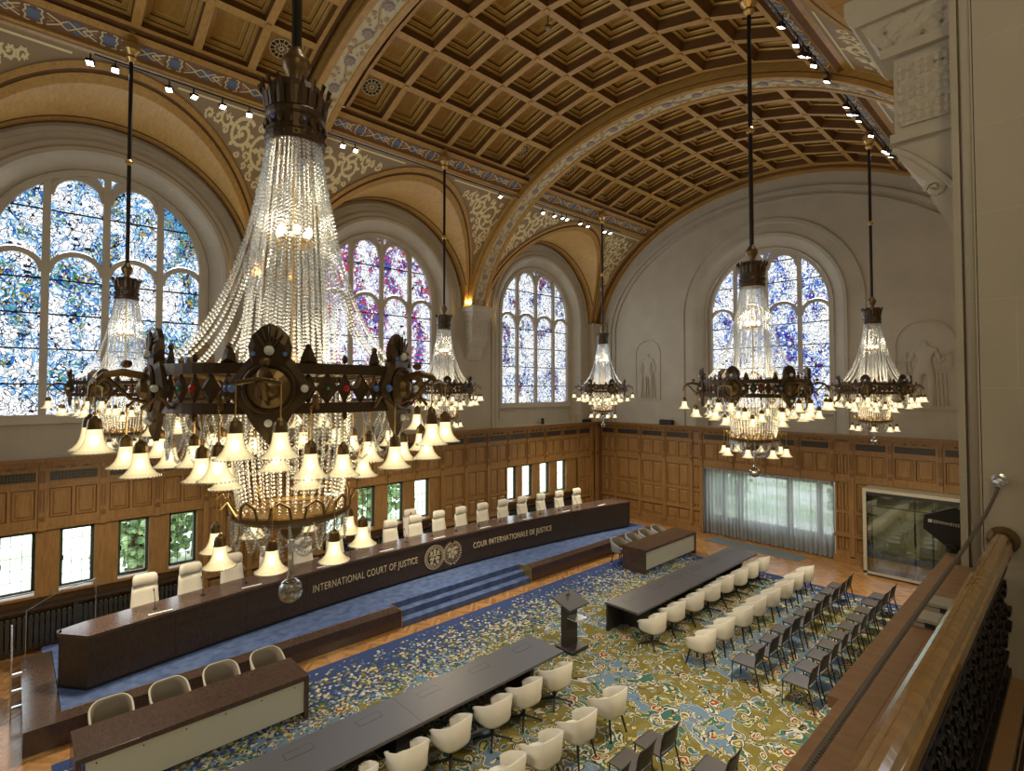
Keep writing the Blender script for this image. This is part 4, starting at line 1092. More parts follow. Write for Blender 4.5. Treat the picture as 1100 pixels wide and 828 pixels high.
for i in range(0, 17, 2):
    m = mb('paper'); m.box(-.22, .22, -.03, .03, 0, .008); o = m.build('name_card'); x = jx[i]; o.location = (x + .1, yb(x) + .12, 1.501)
    tag(o, 'flat white strip, %s, on the judges bench top' % NTH(i // 2), 'card', 'white strips on the bench top')

# ------------------------------------------------------------------ chairs
def judge_chair():
    t = thing('high_back_chair', '', 'chair', (0, 0, 0))
    # faces -Y (towards the hall)
    def shell(mm, prof, w0):
        rows = []
        for y, z, w_ in prof:
            rows.append([(-w_, y, z), (-w_ * .5, y + .03, z), (0, y + .04, z), (w_ * .5, y + .03, z), (w_, y, z)])
        for a, b in zip(rows[:-1], rows[1:]):
            for i in range(4): mm.quad(a[i], a[i + 1], b[i + 1], b[i])
        back = [[(x, y + .06, z) for x, y, z in r] for r in rows]
        for a, b in zip(back[:-1], back[1:]):
            for i in range(4): mm.quad(a[i + 1], a[i], b[i], b[i + 1])
        for r, q in zip((rows,), (back,)):
            for i in range(len(rows) - 1):
                mm.quad(rows[i][0], rows[i + 1][0], back[i + 1][0], back[i][0]); mm.quad(rows[i + 1][4], rows[i][4], back[i][4], back[i + 1][4])
            mm.add(rows[-1] + back[-1], [(i, i + 1, i + 6, i + 5) for i in range(4)]); mm.add(rows[0] + back[0], [(i + 5, i + 6, i + 1, i) for i in range(4)])
    m = mb('white_leather'); m.smooth = True
    shell(m, [(-.36, .43, .28), (-.30, .465, .30), (-.14, .475, .30), (.0, .50, .295), (.09, .56, .285), (.14, .68, .275), (.18, .84, .262), (.205, 1.00, .25), (.225, 1.17, .235)], 0); m.build('backrest', t)
    m = mb('white_leather'); m.smooth = True
    shell(m, [(.20, 1.175, .225), (.175, 1.20, .238), (.18, 1.33, .235), (.205, 1.39, .215), (.235, 1.41, .18)], 0); m.build('headrest', t)
    m = mb('white_leather_seat'); m.smooth = False; m.bev(-.25, .25, -.33, .0, .40, .46, .025); m.build('seat_base', t)
    c = mb('steel'); c.lathe([(.03, .06), (.03, .40)], 10); c.build('column', t)
    for q in range(5):
        a = 2 * pi * q / 5; b = mb('steel'); b.tube([(.02 * cos(a), .02 * sin(a), .08), (.28 * cos(a), .28 * sin(a), .045)], [.022, .014], 6); b.ball((.28 * cos(a), .28 * sin(a), .022), .022, 6, 4); b.build('leg', t)
    return t
jc = judge_chair()
for i, x in enumerate(jx):
    o = jc if i == 0 else copy_tree(jc)
    o.location = (x, yb(x) + 1.13, .6); o.rotation_euler[2] = (x - 10) * -.018 * 0 + random.uniform(-.06, .06)
    o['label'] = 'white high-backed judges chair, %s, behind the long bench' % NTH(i); o['group'] = 'white high-backed chairs behind the judges bench'
o = copy_tree(jc); o.location = (10.18, 15.85, .6); o['label'] = 'white high-backed chair behind the row, with a small red emblem on its headrest'
m = mb('gem_red'); m.poly([(.035 * cos(a), .18, 1.28 + .035 * sin(a)) for a in [2 * pi * i / 12 for i in range(12)]]); m.build('emblem', o)

def tub(seatmat='white_leather', inner='white_leather_seat', swivel=False, lo=False):
    t = thing('tub_armchair', '', 'chair')
    m = mb(seatmat); m.smooth = True; N = 26; rows = []
    lev = [(.74, .372, 0), (.93, .388, .12), (.99, .44, .28), (1.0, .54, .5), (1.03, None, 1)]
    for f, z, k_ in lev:
        row = []
        for i in range(N + 1):
            u = -1 + 2 * i / N; ph = R(-90 + 142 * u)
            # top height by position round the shell
            a = abs(u); h = .83 if a < .22 else (.83 - .19 * ((a - .22) / .6) if a < .82 else .64 - .13 * ((a - .82) / .18))
            zz = h if z is None else z
            r = f * (1 + .0 * a); fl = 1.06 if z is None else 1
            sq = 1 / (abs(cos(ph)) ** 3.2 + abs(sin(ph)) ** 3.2) ** (1 / 3.2)
            row.append((.29 * r * cos(ph) * fl * sq, .288 * r * sin(ph) * fl * sq, zz))
        rows.append(row)
    for a, b in zip(rows[:-1], rows[1:]):
        for i in range(N): m.quad(a[i], a[i + 1], b[i + 1], b[i])
    # close the front lip and underside
    m.smooth = False
    m.poly([rows[0][i] for i in range(N + 1)][::-1])
    o = m.build('shell', t); md = o.modifiers.new('th', 'SOLIDIFY'); md.thickness = .032; md.offset = -1
    s_ = mb(inner); s_.smooth = True
    P = [(.255 * cos(a) * (1 if sin(a) < .3 else .97), .25 * sin(a) + (.02 if sin(a) > 0 else 0)) for a in [2 * pi * i / 20 for i in range(20)]]
    s_.prism(P, .40, .455); s_.add([(x * .9, y * .9, .475) for x, y in P] + [(x, y, .455) for x, y in P], [tuple(range(20))] + [(20 + i, 20 + (i + 1) % 20, (i + 1) % 20, i) for i in range(20)]); s_.build('seat', t)
    if swivel:
        c = mb('black'); c.lathe([(.03, .08), (.03, .36), (.09, .375)], 10); c.build('column', t)
        for q in range(4):
            a = pi / 4 + pi / 2 * q; b = mb('black'); b.tube([(.02 * cos(a), .02 * sin(a), .10), (.33 * cos(a), .33 * sin(a), .03)], [.026, .018], 6); b.lathe([(.018, 0), (.018, .03)], 8, Matrix.Translation((.33 * cos(a), .33 * sin(a), 0))); b.build('leg', t)
    else:
        for sx in (-1, 1):
            for sy in (-1, 1): b = mb('black'); b.tube([(sx * .16, sy * .15, .39), (sx * .235, sy * .235, 0)], [.023, .016], 8); b.build('leg', t)
    return t
sw = tub(swivel=True); first = True
for row, xs_, lab, grp in (('A', [2.85, 3.7, 4.55, 5.4, 6.3, 7.1, 7.95], 'white swivel tub chair, %s, at the near long table', 'white swivel tub chairs at the near long table'),
                     ('B', [11.4, 12.36, 13.3, 14.25, 15.12, 15.98, 16.82, 17.65], 'white swivel tub chair, %s, at the far long table', 'white swivel tub chairs at the far long table')):
    for i, x in enumerate(xs_):
        o = sw if first else copy_tree(sw); first = False
        o.location = (x, 7.26 + random.uniform(-.03, .03), .013); o.rotation_euler[2] = random.uniform(-.12, .12); o['label'] = lab % NTH(i); o['group'] = grp
fl = tub(); first = True
for xs_, lab, grp in (([4.55, 5.4, 6.2, 7.05, 7.98], 'four-legged white tub chair, %s, behind the near table', 'four-legged white tub chairs, near row'),
                     ([11.42, 12.33, 13.33, 14.2, 15.07, 15.95, 16.84, 17.7], 'four-legged white tub chair, %s, behind the far table', 'four-legged white tub chairs, far row')):
    for i, x in enumerate(xs_):
        o = fl if first else copy_tree(fl); first = False
        o.location = (x, 5.98 + random.uniform(-.03, .03), .013); o.rotation_euler[2] = random.uniform(-.1, .1); o['label'] = lab % NTH(i); o['group'] = grp
def side_tub(a, b):
    t = tub(a, b)
    sh = [c for c in t.children if c.name.startswith('shell')][0]; sh.data.materials.append(MATS[b]); sh.modifiers['th'].material_offset = 1
    return t
s1 = side_tub('shell_rim', 'shell_inner'); s2 = side_tub('shell_grey', 'shell_inner')
for k_, (src, xs_, lab, grp) in enumerate(((s1, [1.35, 2.2, 3.05, 3.9], 'beige rimmed tub chair, %s, behind the near registry table', 'tub chairs at the near registry table'), (s2, [15.95, 16.85, 17.7, 18.55], 'grey tub chair, %s, behind the far registry table', 'tub chairs at the far registry table'))):
    for i, x in enumerate(xs_):
        o = src if i == 0 else copy_tree(src)
        o.location = (x, 11.4, .013); o.rotation_euler[2] = pi + random.uniform(-.08, .08); o['label'] = lab % NTH(i); o['group'] = grp
def black_chair():
    t = thing('stacking_chair', '', 'chair')
    m = mb('chair_seat'); m.bev(-.245, .245, -.22, .26, .44, .464, .006); m.prism([(.26, .464), (.26, .44), (.282, .425), (.292, .445)], -.245, .245, Matrix(((0, 0, 1, 0), (1, 0, 0, 0), (0, 1, 0, 0), (0, 0, 0, 1)))); m.build('seat', t)
    m = mb('chair_back'); m.smooth = True; rows = []
    for z, y in ((.52, -.215), (.62, -.235), (.74, -.255), (.86, -.295)):
        rows.append([(x, y - .02 * (1 - (x / .235) ** 2), z) for x in (-.235, -.15, -.05, .05, .15, .235)])
    for a, b in zip(rows[:-1], rows[1:]):
        for i in range(5): m.quad(a[i], a[i + 1], b[i + 1], b[i])
    o = m.build('backrest', t); md = o.modifiers.new('th', 'SOLIDIFY'); md.thickness = .014
    for s_ in (-1, 1):
        b = mb('black'); b.tube([(s_ * .225, .25, .435), (s_ * .23, .255, .40), (s_ * .24, .27, 0)], .0145, 6); b.build('leg', t)
        b = mb('black'); b.tube([(s_ * .22, -.235, .70), (s_ * .22, -.205, .44), (s_ * .24, -.31, 0)], .0145, 6); b.build('leg', t)
    b = mb('black')
    for s_ in (-1, 1): b.tube([(s_ * .22, .22, .43), (s_ * .22, -.2, .43)], .01, 5)
    b.tube([(-.2, -.1, .43), (.2, -.1, .43)], .01, 5); b.build('under_frame', t)
    return t
bc = black_chair(); first = True
for xs_, y, lab, grp in (([6.35, 7.05, 7.72], 4.85, 'dark stacking chair, %s, near group, front row', 'dark stacking chairs in the near group'), ([7.85], 3.88, 'dark stacking chair standing alone in the back row of the near group', None),
                  ([11.46 + .69 * i for i in range(10)], 4.93, 'dark stacking chair, %s, far group, front row', 'dark stacking chairs, far group, front row'),
                  ([11.44 + .685 * i for i in range(10)], 3.92, 'dark stacking chair, %s, far group, back row', 'dark stacking chairs, far group, back row')):
    for i, x in enumerate(xs_):
        o = bc if first else copy_tree(bc); first = False
        o.location = (x, y + random.uniform(-.02, .02), .013); o.rotation_euler[2] = random.uniform(-.05, .05); o['label'] = lab % NTH(i) if '%s' in lab else lab
        if grp: o['group'] = grp
        elif 'group' in o: del o['group']

# ------------------------------------------------------------------ tables
def long_table(x0, x1, joints, hatches, label):
    t = thing('long_table', label, 'table', ((x0 + x1) / 2, 8.0, .013)); hw = (x1 - x0) / 2; c = (x0 + x1) / 2
    m = mb('desk_grey'); m.bev(-hw, hw, -.49, .49, .67, .73, .008); m.mat('black')
    for j in joints: m.box(j - c - .004, j - c + .004, -.488, .488, .7295, .7315)
    m.build('tabletop', t)
    for s_ in (-1, 1): e = mb('desk_side'); e.box(s_ * (hw - .75) - .05, s_ * (hw - .75) + .05, -.3, .43, 0, .67); e.build('pedestal', t)
    e = mb('desk_side'); e.box(-hw + .01, hw - .01, .43, .48, .0, .67); e.build('modesty_panel', t)
    for h in hatches:
        f = mb('black'); a, b = h - c - .21, h - c + .21
        for q in ((a, b, .10, .105), (a, b, .265, .27)): f.box(q[0], q[1], q[2], q[3], .729, .7325)
        for q in (a, b): f.box(q - .003, q + .003, .10, .27, .729, .7325)
        f.mat('desk_grey'); f.box(a + .004, b - .004, .106, .264, .729, .7315); f.build('cable_hatch', t)
    for j in joints: e = mb('desk_side'); e.box(j - c - .25, j - c + .25, -.1, .42, 0, .67); e.build('pedestal', t)
    return t
long_table(1.5, 8.5, [5.02], [2.1, 3.26, 4.42, 5.6, 6.77, 7.94], 'near long grey table running up beside the lectern')
long_table(11.22, 18.15, [14.7], [11.8, 13.1, 14.18, 15.35, 16.5, 17.6], 'far long grey table in front of the curtained window')
def registry(x0, x1, label):
    t = thing('registry_table', label, 'table', ((x0 + x1) / 2, 10.55, 0.013)); hw = (x1 - x0) / 2
    m = mb('plinth_wood'); m.bev(-hw, hw, -.47, .45, .71, .80, .006); m.build('tabletop', t)
    for s_ in (-1, 1): e = mb('plinth_wood'); e.box(min(s_ * hw, s_ * (hw - .07)), max(s_ * hw, s_ * (hw - .07)), -.46, .44, 0, .71); e.build('end_panel', t)
    p = mb('panel_metal'); p.box(-hw + .12, hw - .075, -.42, -.40, .12, .69); p.mat('black')
    for i in range(6):
        for z in (.63,): p.lathe([(.012, 0), (.012, .006)], 8, Matrix.Translation((-hw + .25 + i * (2 * hw - .5) / 5, -.42, z)) @ Matrix.Rotation(R(90), 4, 'X'))
    p.build('front_panel', t)
    for h in (-1.17, 0, 1.17):
        f = mb('black')
        for q in (.0, .14): f.box(h - .2, h + .2, q - .003, q, .799, .8025)
        for q in (-.2, .2): f.box(h + q - .003, h + q, 0, .14, .799, .8025)
        f.build('cable_hatch', t)
    return t
registry(.78, 4.2, 'near dark wood registry table with a pale front panel in the lower left corner')
registry(15.5, 18.92, 'far dark wood registry table with a pale front panel near the curtains')

# lectern
t = thing('lectern', 'dark lectern with a sloping top and a side shelf between the two long tables', 'lectern', (9.87, 8.5, .013), 0)
m = mb('desk_side'); m.bev(-.3, .3, -.3, .22, 0, .09, .01); m.build('base', t)
m = mb('desk_side'); m.box(-.19, .19, -.05, .14, .09, 1.03); m.build('column', t)
m = mb('desk_grey'); m.add([(-.36, -.28, 1.02), (.36, -.28, 1.02), (.36, .27, 1.18), (-.36, .27, 1.18), (-.36, -.28, 1.06), (.36, -.28, 1.06), (.36, .27, 1.22), (-.36, .27, 1.22)], [(3, 2, 1, 0), (4, 5, 6, 7), (0, 1, 5, 4), (1, 2, 6, 5), (2, 3, 7, 6), (3, 0, 4, 7)]); m.build('top', t)
m = mb('steel'); m.box(-.19, .19, -.36, -.05, .76, .775); m.build('shelf', t)
mic(9.95, 8.64, 1.215, 'thin black microphone standing on the lectern top', group=None)
bpy.data.objects[-1] if 0 else None

# glass balustrade at the end of the podium
t = thing('glass_balustrade', 'frameless glass balustrade with steel edges at the left end of the podium', 'balustrade', (.33, 15.7, .45))
g = mb('clear_glass'); g.add([(0, 0, 0), (1.2, .12, .3), (1.2, .12, 1.33), (0, 0, .95)], [(0, 1, 2, 3)]); g.build('glass_pane', t)
g = mb('steel'); g.tube([(0, 0, .95), (.6, .06, 1.24), (1.2, .12, 1.33)], .012, 6); g.build('top_rail', t)
g = mb('steel'); g.tube([(0, 0, -.0), (0, 0, .95)], .007, 5); g.build('post', t); g = mb('steel'); g.tube([(1.2, .12, .0), (1.2, .12, 1.33)], .007, 5); g.build('post', t)
t = thing('glass_balustrade', 'narrow glass balustrade seen edge-on at the far left of the podium steps', 'balustrade', (.1, 13.8, 0))
g = mb('clear_glass'); g.box(-.006, .006, -.1, 1.0, .1, 1.15); g.build('glass_pane', t)
g = mb('steel'); g.tube([(0, -.12, 1.15), (0, 1.0, 1.45)], .016, 6); g.build('top_rail', t)
g = mb('steel'); g.tube([(0, -.12, 0), (0, -.12, 1.15)], .012, 6); g.build('post', t)
for z in (.25, .55, .85): g = mb('steel'); g.box(0, .15, -.14, -.08, z, z + .05); g.build('clamp', t)

# interpreters' booth
t = thing('glass_booth', 'large glass booth with a beige frame against the end wall panelling', 'booth', (20.95, 3.0, 0))
D = .8
m = mb('booth_frame'); m.box(0, D, -2.2, 2.16, 2.76, 2.86); m.build('roof', t)
m = mb('booth_frame'); m.box(-.02, .04, 2.06, 2.16, .0, 2.76); m.box(-.02, .04, -2.2, 2.16, .06, .14); m.box(-.02, .04, -2.2, -2.12, 0, 2.76); m.build('frame', t)
m = mb('black'); m.box(-.01, .02, -2.1, 2.05, 2.66, 2.76); m.box(.02, D, -2.2, 2.16, .0, .1)
m.box(.02, .05, 2.0, 2.06, .1, 2.7); m.build('plinth', t)
m = mb('booth_glass'); m.box(-.005, .005, -2.1, 2.05, .14, 2.68); m.build('glass_pane', t)
m = mb('booth_glass'); m.box(.04, D, 2.08, 2.10, .14, 2.76); m.build('glass_pane', t)
for y in (.75, .3, -1.2): m = mb('black'); m.box(.03, .07, y - .025, y + .025, .14, 2.7); m.build('mullion', t)
m = mb('black'); m.box(.05, .08, -2.1, 2.05, 2.28, 2.33); m.build('crossbar', t)
m = mb('booth_frame'); m.box(.3, D, -2.0, 1.9, .72, .76); m.build('desk', t)
m = mb('cable_grey'); m.box(D - .05, D - .02, -2.1, 2.05, .1, 2.7); m.build('back_panel', t)

# small devices
m = mb('black'); m.bev(-.12, .12, -.3, .3, 0, .22, .02); m.mat('grille_dark'); m.box(-.125, -.12, -.27, .27, .02, .2); o = m.build('loudspeaker'); o.location = (21.70, 12.95, 4.57); tag(o, 'small black loudspeaker box lying on the panelling cornice of the end wall', 'loudspeaker')
t = thing('dome_camera', 'small black camera on the sill under the pale blue stained glass window', 'camera', (17.75, 16.92, 4.58))
m = mb('black'); m.lathe([(.07, 0), (.07, .12), (.03, .16)], 12); m.build('body', t); m = mb('black'); m.ball((0, 0, .2), .075, 10, 8); m.build('head', t)
m = mb('black'); m.bev(-.3, .3, -.1, .1, 0, .13, .02); m.mat('grille_dark'); m.box(-.27, .27, -.105, -.1, .02, .11); o = m.build('loudspeaker'); o.location = (20.6, 16.72, 4.57); tag(o, 'low black loudspeaker on the cornice in the corner below the far left chandelier', 'loudspeaker')
for (x, y), lab in (((8.9, 8.3), 'small pendant smoke detector in the middle ceiling bay'), ((16.3, 8.2), 'small pendant smoke detector in the far ceiling bay')):
    z = 15.0
    m = mb('bronze'); m.lathe([(.05, -.5), (.09, -.47), (.09, -.44), (.02, -.42), (.012, -.4), (.012, -.02)], 12); o = m.build('smoke_detector'); o.location = (x, y, z); tag(o, lab, 'smoke detector')

# ------------------------------------------------------------------ gallery rail, ledge, rope
m = mb('ledge_wood'); m.bev(XB + .1, 5.0, .44, .715, 4.86, 4.93, .006); m.box(2.5, 5.9, .66, .755, 4.88, 4.928); m.box(XB + .1, 5.0, .58, .66, 4.3, 4.86)
m.mat('oak_dark'); m.box(3.0, 3.004, .45, .58, 4.9295, 4.9305); m.box(2.2, 3.4, .575, .577, 4.9295, 4.9305)
tag(center(m.build('ledge')), 'broad brown wooden ledge of the gallery parapet beyond the handrail', 'ledge')
t = thing('gallery_railing', 'glossy wooden gallery handrail on an ornate dark iron railing, lower right', 'railing', (1.5, .4, 4.3))
prof = [(.055, 0), (.055, .05), (.045, .055), (.04, .085), (.02, .105), (-.02, .105), (-.035, .09), (-.045, .055), (-.055, .05), (-.055, 0)]
m = mb('rail_wood'); m.smooth = False
Mr = Matrix(((0, 0, 1, 0), (1, 0, 0, 0), (0, 1, 0, 0), (0, 0, 0, 1)))
m.prism([(a, b + .82) for a, b in prof], -4.4, 3.36, Mr); o = m.build('handrail', t)
m = mb('brass'); m.box(-4.4, 3.36, .041, .046, .872, .882); m.box(-4.4, 3.36, .0, .004, .925, .927); m.build('brass_inlay', t)
m = mb('bronze'); m.lathe([(.085, 0), (.09, .02), (.075, .04), (.06, .06)], 16, Matrix.Translation((3.5, 0, .865)) @ Matrix.Rotation(R(-90), 4, 'Y')); m.build('end_socket', t)
m = mb('iron'); m.box(-4.4, 3.45, -.03, .03, .79, .82); m.box(-4.4, 3.45, -.02, .02, .68, .70); m.box(-4.4, 3.45, -.02, .02, .10, .13); m.box(-4.4, 3.45, -.03, .03, -.02, .02)
m.build('iron_bars', t)
m = mb('iron'); x = -4.3
while x < 3.4:
    m.tube([(x, 0, 0), (x, 0, .8)], .012, 5)
    for zz, rr in ((.25, .07), (.42, .075), (.58, .07)):
        for s_ in (-1, 1): m.tube([(x + .09 + s_ * .0 + rr * (1 - f / 16) * cos(f * .7 * s_ + (0 if s_ > 0 else pi)) , .012 * s_, zz + rr * (1 - f / 16) * sin(f * .7 * s_)) for f in range(14)], .010, 4)
    m.ball((x + .09, 0, .76), .022, 6, 4); m.ball((x + .09, 0, .06), .025, 6, 4); m.ball((x, 0, .5), .022, 6, 4)
    m.poly([(x + .09, 0, .33), (x + .12, 0, .5), (x + .09, 0, .66), (x + .06, 0, .5)])
    x += .18
o = m.build('scrollwork', t); o['kind'] = 'stuff'
for z in (.28, .38, .74): m = mb('iron'); m.box(3.38, 3.5, -.035, .035, z, z + .04); m.build('wall_bracket', t)
rp = [(.6, .50, 5.23), (1.47, .50, 5.235), (2.34, .50, 5.25), (3.0, .49, 5.275), (3.8, .47, 5.32), (4.5, .44, 5.41), (4.95, .41, 5.54)]
m = mb('rope_grey'); 
def catm(P, n=14):
    out = []
    for i in range(len(P) - 1):
        p0, p1, p2, p3 = (Vector(P[max(i - 1, 0)]), Vector(P[i]), Vector(P[i + 1]), Vector(P[min(i + 2, len(P) - 1)]))
        for k_ in range(n): u = k_ / n; out.append(.5 * ((2 * p1) + (-p0 + p2) * u + (2 * p0 - 5 * p1 + 4 * p2 - p3) * u * u + (-p0 + 3 * p1 - 3 * p2 + p3) * u ** 3))
    return out + [Vector(P[-1])]
cp = catm(rp, 130)
for ph in range(3):
    m.tube([p + Vector((0, .0052 * cos(i * 1.0 + ph * 2.094), .0052 * sin(i * 1.0 + ph * 2.094))) for i, p in enumerate(cp)], .0058, 5)
t = thing('barrier_rope', 'twisted grey rope slung along the gallery ledge to a knob on the stone pier', 'rope', (2.8, .48, 5.24)); o = m.build('rope', t); o.location = (-2.8, -.48, -5.24)
m = mb('steel'); m.ball((4.94, .41, 5.56), .036, 12, 8); m.tube([(4.94, .41, 5.56), (5.0, .41, 5.57)], .018, 8); m.lathe([(.045, 0), (.045, .012), (.03, .02)], 14, Matrix.Translation((5.0, .41, 5.57)) @ Matrix.Rotation(R(-90), 4, 'Y')); m.tube([(4.9, .415, 5.525), (4.94, .41, 5.56)], .016, 6); o = m.build('wall_knob', t); o.location = (-2.8, -.48, -5.24)
for (x, y), lab in (((3.62, .60), 'pale grey junction box on the gallery ledge, nearer of the two'), ((3.92, .58), 'pale grey junction box on the gallery ledge, farther of the two')):
    t = thing('junction_box', lab, 'junction box', (x, y, 4.93)); m = mb('cable_grey'); m.bev(-.075, .075, -.06, .06, 0, .055, .006); m.build('body', t)
    m = mb('grille_dark'); m.box(-.077, -.075, -.045, -.0, .008, .035); m.box(-.078, -.075, -.06, .06, .028, .031); m.build('socket', t)
# antenna panel
t = thing('antenna_panel', 'flat black paddle antenna with white lettering standing at the far end of the ledge', 'antenna', (5.36, .73, 4.93))
t.scale = (1.28, 1.28, 1.28)
m = mb('black')
F = Vector((0, -1, .0)); out = [(.11, .43), (-.045, .50), (-.10, .455), (-.115, .36), (-.06, .24), (-.02, .235), (.115, .345)]
m.add([(s_ * .006, -0 + y, z) for s_ in (-1, 1) for y, z in [(q + .02, r - .225) for q, r in out]], [tuple(range(7))[::-1], tuple(range(7, 14))] + [(i, (i + 1) % 7, 7 + (i + 1) % 7, 7 + i) for i in range(7)]); m.build('paddle', t)
me = text_mesh('SENNHEISER', .026, .0005, 1.1)
for v in me.vertices: x, y, z = v.co; v.co = (-.0068 - z, -.0 + .085 - x * .92, .163 + y - .045 * x)
me.materials.append(MATS['paper']); o = bpy.data.objects.new('lettering', me); COL.objects.link(o); o.parent = t
m = mb('paper'); m.box(-.0075, -.0065, .09, .11, .163, .183); m.build('logo', t)
m = mb('black'); m.lathe([(.03, 0), (.03, .02), (.008, .03), (.008, .05)], 10); m.build('stand', t)
m = mb('black'); m.bev(-.02, .02, -.025, .025, .018, .05, .005); m.build('clamp', t)
# gallery floor strips
m = mb('ledge_wood'); m.box(XB + .1, 4.98, .295, .378, 4.222, 4.25); m.mat('paper'); m.box(XB + .1, 4.98, .378, .386, 4.225, 4.252); tag(center(m.build('floor_board')), 'flat wooden board on the gallery floor at the foot of the iron railing', 'board')
m = mb('grille_dark'); m.box(XB + .1, 4.98, -.30, .29, 4.221, 4.235); m.mat('ledge_wood'); 
for i in range(24): m.box(XB + .1, 4.98, -.28 + i * .024, -.274 + i * .024, 4.235, 4.245)
tag(center(m.build('ribbed_mat')), 'dark ribbed mat on the gallery floor at the lower right edge', 'mat')

# ------------------------------------------------------------------ spotlights on the friezes
SP = None
def spotlight(x, y, z, lab, lit=True, tilt=0.0, sg=1, grp='track spotlights'):
    global SP
    if SP is None:
        SP = thing('track_spotlight', lab, 'spotlight', (x, y, z), 0, grp)
        a = mb('black'); a.box(-.012, .012, -.012, .012, .05, .2); a.box(-.075, .075, -.01, .01, .045, .06); a.box(-.08, -.07, -.012, .012, -.03, .06); a.box(.07, .08, -.012, .012, -.03, .06); a.build('yoke', SP)
        b = mb('black'); b.add([(-.065, -.02, -.05), (.065, -.02, -.05), (.065, .09, -.0), (-.065, .09, -.0), (-.06, .0, .05), (.06, .0, .05), (.06, .08, .06), (-.06, .08, .06)], [(0, 4, 5, 1), (1, 5, 6, 2), (2, 6, 7, 3), (3, 7, 4, 0), (4, 7, 6, 5)]); b.build('housing', SP)
        c = mb('spot_glow'); c.add([(-.058, -.018, -.046), (.058, -.018, -.046), (.058, .085, -.0), (-.058, .085, -.0)], [(3, 2, 1, 0)]); c.build('lens', SP)
        o = SP
    else: o = copy_tree(SP); o.location = (x, y, z); o['label'] = lab
    o.rotation_euler[2] = pi if sg > 0 else 0
    o.rotation_euler[2] += tilt
    return o
Lspots = [(1.04, 12.78), (1.45, 12.8), (2.41, 12.76), (2.88, 12.78), (3.47, 12.77), (4.06, 12.78), (6.43, 12.77), (6.8, 12.76), (12.15, 12.8), (14.28, 12.72), (14.9, 12.74), (15.35, 12.76), (15.62, 12.76), (16.43, 12.77), (16.9, 12.76), (18.01, 12.76), (18.39, 12.78)]
bayname = lambda x: 'nearest' if x < 5.67 else ('middle' if x < 13.57 else 'farthest')
cnt = {}
for x, z in Lspots:
    b = bayname(x); cnt[('L', b)] = cnt.get(('L', b), 0) + 1
    spotlight(x, 13.6, z, 'track spotlight, %s, in the %s window-side bay' % (NTH(cnt[('L', b)] - 1), b), sg=1, tilt=random.uniform(-.4, .4), grp='track spotlights above the windows')
Rspots = [(10.43, 13.0), (11.19, 12.98), (11.49, 12.9), (11.8, 13.02), (12.21, 13.0), (13.05, 13.0), (14.45, 12.94), (14.75, 12.86), (15.2, 13.02), (15.5, 12.96), (16.64, 12.95), (18.01, 12.95), (18.35, 13.0), (18.75, 13.02)]
for x, z in Rspots:
    b = bayname(x); cnt[('R', b)] = cnt.get(('R', b), 0) + 1
    o = spotlight(x, 3.72, z, 'track spotlight, %s, in the %s gallery-side bay' % (NTH(cnt[('R', b)] - 1), b), sg=-1, tilt=random.uniform(-.4, .4), grp='x')
    o['group'] = 'track spotlights on the gallery side'
for sx, bb, y, zz, lab in ((1.3, 4.3, 13.6, 12.98, 'nearest bay above the blue and gold window'), (6.2, 12.9, 13.6, 12.98, 'middle bay above the red window'), (14.1, 19.0, 13.6, 12.98, 'farthest bay above the pale blue window'), (6.3, 13.1, 3.72, 13.12, 'middle bay on the gallery side'), (14.1, 19.2, 3.72, 13.12, 'farthest bay on the gallery side')):
    m = mb('black'); m.box(sx - .2, bb + .2, y - .018, y + .018, zz - .01, zz + .02); tag(center(m.build('lighting_track')), 'thin black lighting track in the ' + lab, 'lighting track')
for x in (2.4, 7.0, 12.2, 15.4, 18.0): lamp('spot_beam', 'SPOT', (x, 13.45, 12.6), K_SPOT * 3, (1, .93, .8), .12, (R(-8), 0, 0), spot=R(95))
for x in (3.0, 10.6, 12.2, 15.0, 18.2): lamp('spot_beam', 'SPOT', (x, 3.85, 12.7), K_SPOT * 3, (1, .93, .8), .12, (R(8), 0, 0), spot=R(95))

